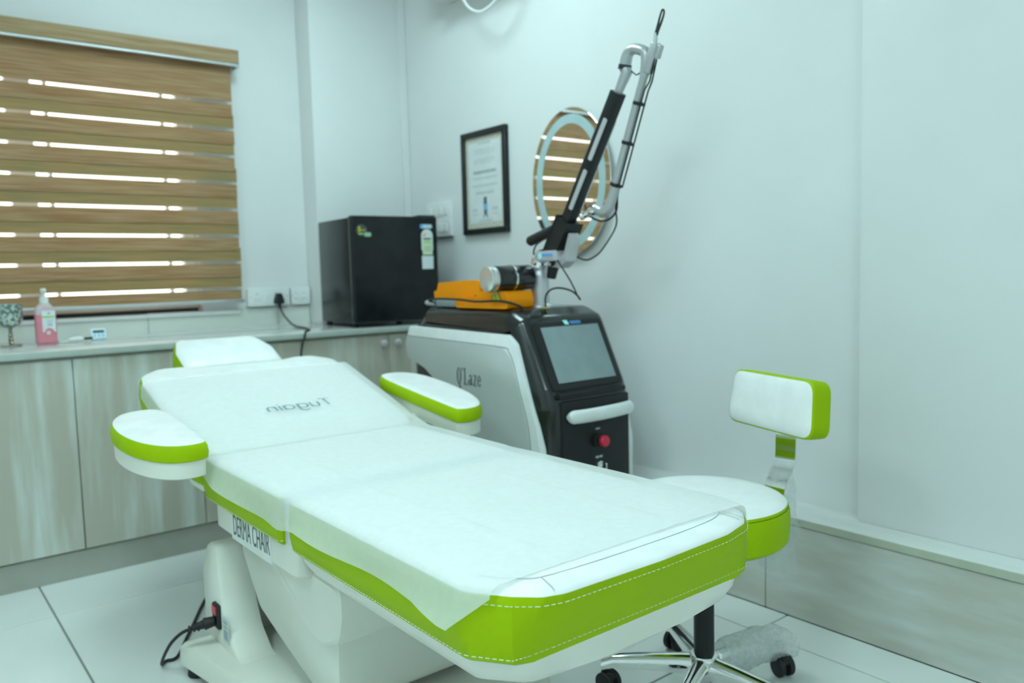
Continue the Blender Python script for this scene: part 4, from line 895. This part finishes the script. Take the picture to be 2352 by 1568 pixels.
bm = bmesh.new(); poly_face(bm, [(-0.012,1.392),(0.012,1.396),(0.013,1.362),(-0.014,1.362)], lambda u, v: fc(u,v,0.0004)); poly_face(bm, [(-0.012,1.335),(0.013,1.335),(0.012,1.312),(0.020,1.300),(0.012,1.300),(0.004,1.312),(-0.006,1.312),(-0.014,1.298),(-0.020,1.298),(-0.010,1.314)], lambda u, v: fc(u,v,0.0004)); obj('printed_machine', bm, mat('print_slate', (0.10,0.17,0.18), 0.6), CE, smooth=False)
bm = bmesh.new(); poly_face(bm, [(-0.015,1.362),(0.014,1.362),(0.014,1.335),(-0.014,1.335)], lambda u, v: fc(u,v,0.0004)); obj('printed_screen', bm, mat('print_sky', (0.20,0.45,0.72), 0.6), CE, smooth=False)
# oval mirror
MI = thing('oval_mirror', (XW, 2.41, 1.40), 'frameless oval mirror with a frosted light ring on the right wall', 'mirror')
def fmir(u, v, x): return Vector((x, 2.405+u, 1.401+v))
bm = bmesh.new(); e0 = ell(0,0,0.185,0.245,64); plate(bm, [tuple(p) for p in e0], 2.222, XW-0.001, fmir); obj('mirror_backing', bm, GREYP, MI)
bm = bmesh.new(); e1 = ell(0,0,0.228,0.290,80); loft(bm, [[fmir(p.x,p.y,x) for p in inset(e1,d)] for x, d in ((2.222,0.0),(2.2185,0.0),(2.2178,0.001))]); obj('mirror_glass', bm, MIRROR, MI, angle=20)
bm = bmesh.new(); n = 80; vo = inset(e1,0.026); vi = inset(e1,0.062)
loft(bm, [[fmir(p.x,p.y,2.2176) for p in vo],[fmir(p.x,p.y,2.2170) for p in vo],[fmir(p.x,p.y,2.2170) for p in vi],[fmir(p.x,p.y,2.2176) for p in vi]], False, False); obj('light_ring', bm, FROST, MI, angle=20)
# air conditioner
AC = thing('air_conditioner', (XW, 2.85, 2.31), 'white split air conditioner high on the right wall, mostly above the frame', 'air conditioner')
ap = round_poly([(XW-0.001,2.315),(2.135,2.312),(2.075,2.345),(2.04,2.42),(2.04,2.58),(2.06,2.60),(XW-0.001,2.60)], [0,0.03,0.05,0.05,0.02,0.02,0], 4)
bm = bmesh.new(); loft(bm, [[Vector((p.x, y, p.y)) for p in inset(ap, d)] for y, d in ((3.252,0.010),(3.249,0.003),(3.24,0.0),(2.46,0.0),(2.451,0.003),(2.448,0.010))]); acb = obj('casing', bm, WHITEP, AC)
obj('louver', bx(2.085, 2.150, 2.52, 3.18, 2.302, 2.310, 0.002, 1), WHITEP, AC)
cb_ = [(2.13,2.99,2.318),(2.125,2.98,2.27),(2.12,2.92,2.195),(2.12,2.845,2.156),(2.12,2.775,2.156),(2.13,2.70,2.20),(2.15,2.62,2.32)]
bm = bmesh.new(); tube(bm, cb_, 0.006, 10, smooth=6); obj('hanging_cable', bm, WHITEP, AC)

# ------------------------------------------------------------------ things on the worktop
CZ = 0.8205
GB = thing('goblet_holder', (0.410, 3.60, CZ), 'mosaic glass goblet holder on a thin metal stem at the left end of the worktop', 'goblet')
bm = bmesh.new(); lathe(bm, (0.410,3.60,CZ), [(0.036,0),(0.036,0.003),(0.012,0.008),(0.007,0.016),(0.010,0.022),(0.006,0.030),(0.009,0.037),(0.006,0.044),(0.006,0.060),(0.010,0.070)], 24); obj('stem', bm, BRASS, GB)
bm = bmesh.new(); lathe(bm, (0.410,3.60,CZ+0.066), [(0.006,0),(0.030,0.008),(0.042,0.022),(0.046,0.045),(0.046,0.092),(0.043,0.092),(0.042,0.046),(0.034,0.022),(0.004,0.012)], 32); obj('cup', bm, MOSAIC, GB)
PB = thing('pump_bottle', (0.527, 3.585, CZ), 'pink liquid soap pump bottle with white pump on the worktop', 'bottle')
def fpb(x, y, z): return Vector((0.527+x, 3.585+y, CZ+z))
po_ = round_poly([(-0.037,-0.024),(0.037,-0.024),(0.037,0.024),(-0.037,0.024)], 0.020, 5)
obj('liquid', pad(po_, [(0.004,0.0),(0.0,0.004),(0.0,0.112)], fpb), PINK, PB)
bm = bmesh.new(); loft(bm, [[fpb(p.x*k, p.y*k2, z) for p in po_] for k, k2, z in ((1.0,1.0,0.1122),(0.98,0.98,0.124),(0.88,0.92,0.136),(0.68,0.8,0.148),(0.42,0.62,0.156),(0.36,0.55,0.158))]); obj('shoulder', bm, PINKC, PB)
bm = bmesh.new(); lathe(bm, fpb(0,0,0.156), [(0.016,0),(0.0165,0.002),(0.0165,0.020),(0.013,0.024),(0.007,0.027),(0.006,0.040),(0.010,0.043),(0.0105,0.054),(0.007,0.058)], 24); box(bm, *[v for v in (0.527-0.006,0.527+0.006,3.585-0.034,3.585,CZ+0.200,CZ+0.210)], 0.003, 2); obj('pump', bm, WHITEP, PB)
lb = obj('label', bx(0.527-0.014, 0.527+0.031, 3.5598, 3.5609, CZ+0.045, CZ+0.128), mat('label_white', (0.72,0.76,0.78), 0.5), PB, smooth=False)
obj('label_stripe', bx(0.527-0.014, 0.527+0.029, 3.5590, 3.5599, CZ+0.100, CZ+0.107), LIME, lb, smooth=False)
bm = bmesh.new(); poly_face(bm, [(-0.010+0.018*1.05+0.0165*math.cos(R(a)), 0.044+0.0165*math.sin(R(a))) for a in range(0,181,15)], lambda u, v: Vector((0.527+u, 3.5592, CZ+v))); obj('label_cutout', bm, PINK, lb, smooth=False)
bm = bmesh.new(); poly_face(bm, [(0.005+0.008*math.cos(R(a)), 0.042+0.008*math.sin(R(a))) for a in range(0,360,20)], lambda u, v: Vector((0.527+u, 3.5586, CZ+v))); obj('label_emblem', bm, mat('emblem_cream', (0.70,0.62,0.58), 0.5), lb, smooth=False)
bm = bmesh.new()
for x, z, w, h in ((0.012,0.072,0.018,0.005),(0.012,0.080,0.016,0.0025),(0.012,0.088,0.024,0.002)): box(bm, 0.527+x-w/2, 0.527+x+w/2, 3.5590, 3.5599, CZ+z-h/2, CZ+z+h/2)
obj('label_lettering', bm, INKG, lb, smooth=False)
bm = bmesh.new(); poly_face(bm, [(0.010+0.004*math.cos(R(a)), 0.117+0.0035*math.sin(R(a))) for a in range(0,360,30)], lambda u, v: Vector((0.527+u, 3.5592, CZ+v))); obj('label_dot', bm, mat('dot_rose', (0.62,0.20,0.28), 0.5), lb, smooth=False)
MK = thing('white_applicator', (0.645, 3.56, CZ), 'small white applicator with a black handle lying beside the pink bottle', 'applicator')
bm = bmesh.new(); tube(bm, [(0.598,3.560,CZ+0.008),(0.612,3.560,CZ+0.010),(0.635,3.560,CZ+0.011),(0.652,3.560,CZ+0.010)], [0.004,0.0095,0.0105,0.006], 14, smooth=4); obj('head', bm, WHITEP, MK)
bm = bmesh.new(); cyl(bm, (0.650,3.560,CZ+0.010), (0.684,3.562,CZ+0.011), 0.0048, None, 12, 0.001); obj('handle', bm, BLACKM, MK)
bm = bmesh.new(); tube(bm, [(0.600,3.56,CZ+0.007),(0.585,3.563,CZ+0.003),(0.570,3.575,CZ+0.0025),(0.566,3.61,CZ+0.0025)], 0.0022, 8, smooth=5); obj('lead', bm, WHITEP, MK)
TM = thing('digital_timer', (0.722, 3.64, CZ), 'small white digital timer with dark display and blue buttons on the worktop', 'timer')
TMm = Matrix.Translation((0.722,3.63,CZ+0.0005)) @ Matrix.Rotation(R(-16), 4, 'X')
obj('timer_body', bx(-0.029, 0.029, 0.0, 0.014, 0.0, 0.046, 0.006, 3, TMm), TIMERB, TM)
obj('display', bx(-0.021, 0.021, -0.0008, 0.002, 0.026, 0.037, 0, 1, TMm), mat('lcd_dark', (0.05,0.09,0.11), 0.3), TM, smooth=False)
for dx in (-0.016, 0.0, 0.016):
    bm = bmesh.new(); cyl(bm, TMm @ Vector((dx,0.001,0.015)), TMm @ Vector((dx,-0.0015,0.015)), 0.0045, None, 14); obj('button', bm, mat('button_blue', (0.15,0.55,0.85), 0.4), TM)
obj('stand', bx(-0.012, 0.012, 0.013, 0.030, 0.0, 0.006, 0.001, 1, Matrix.Translation((0.722,3.63,CZ+0.0005))), TIMERB, TM)
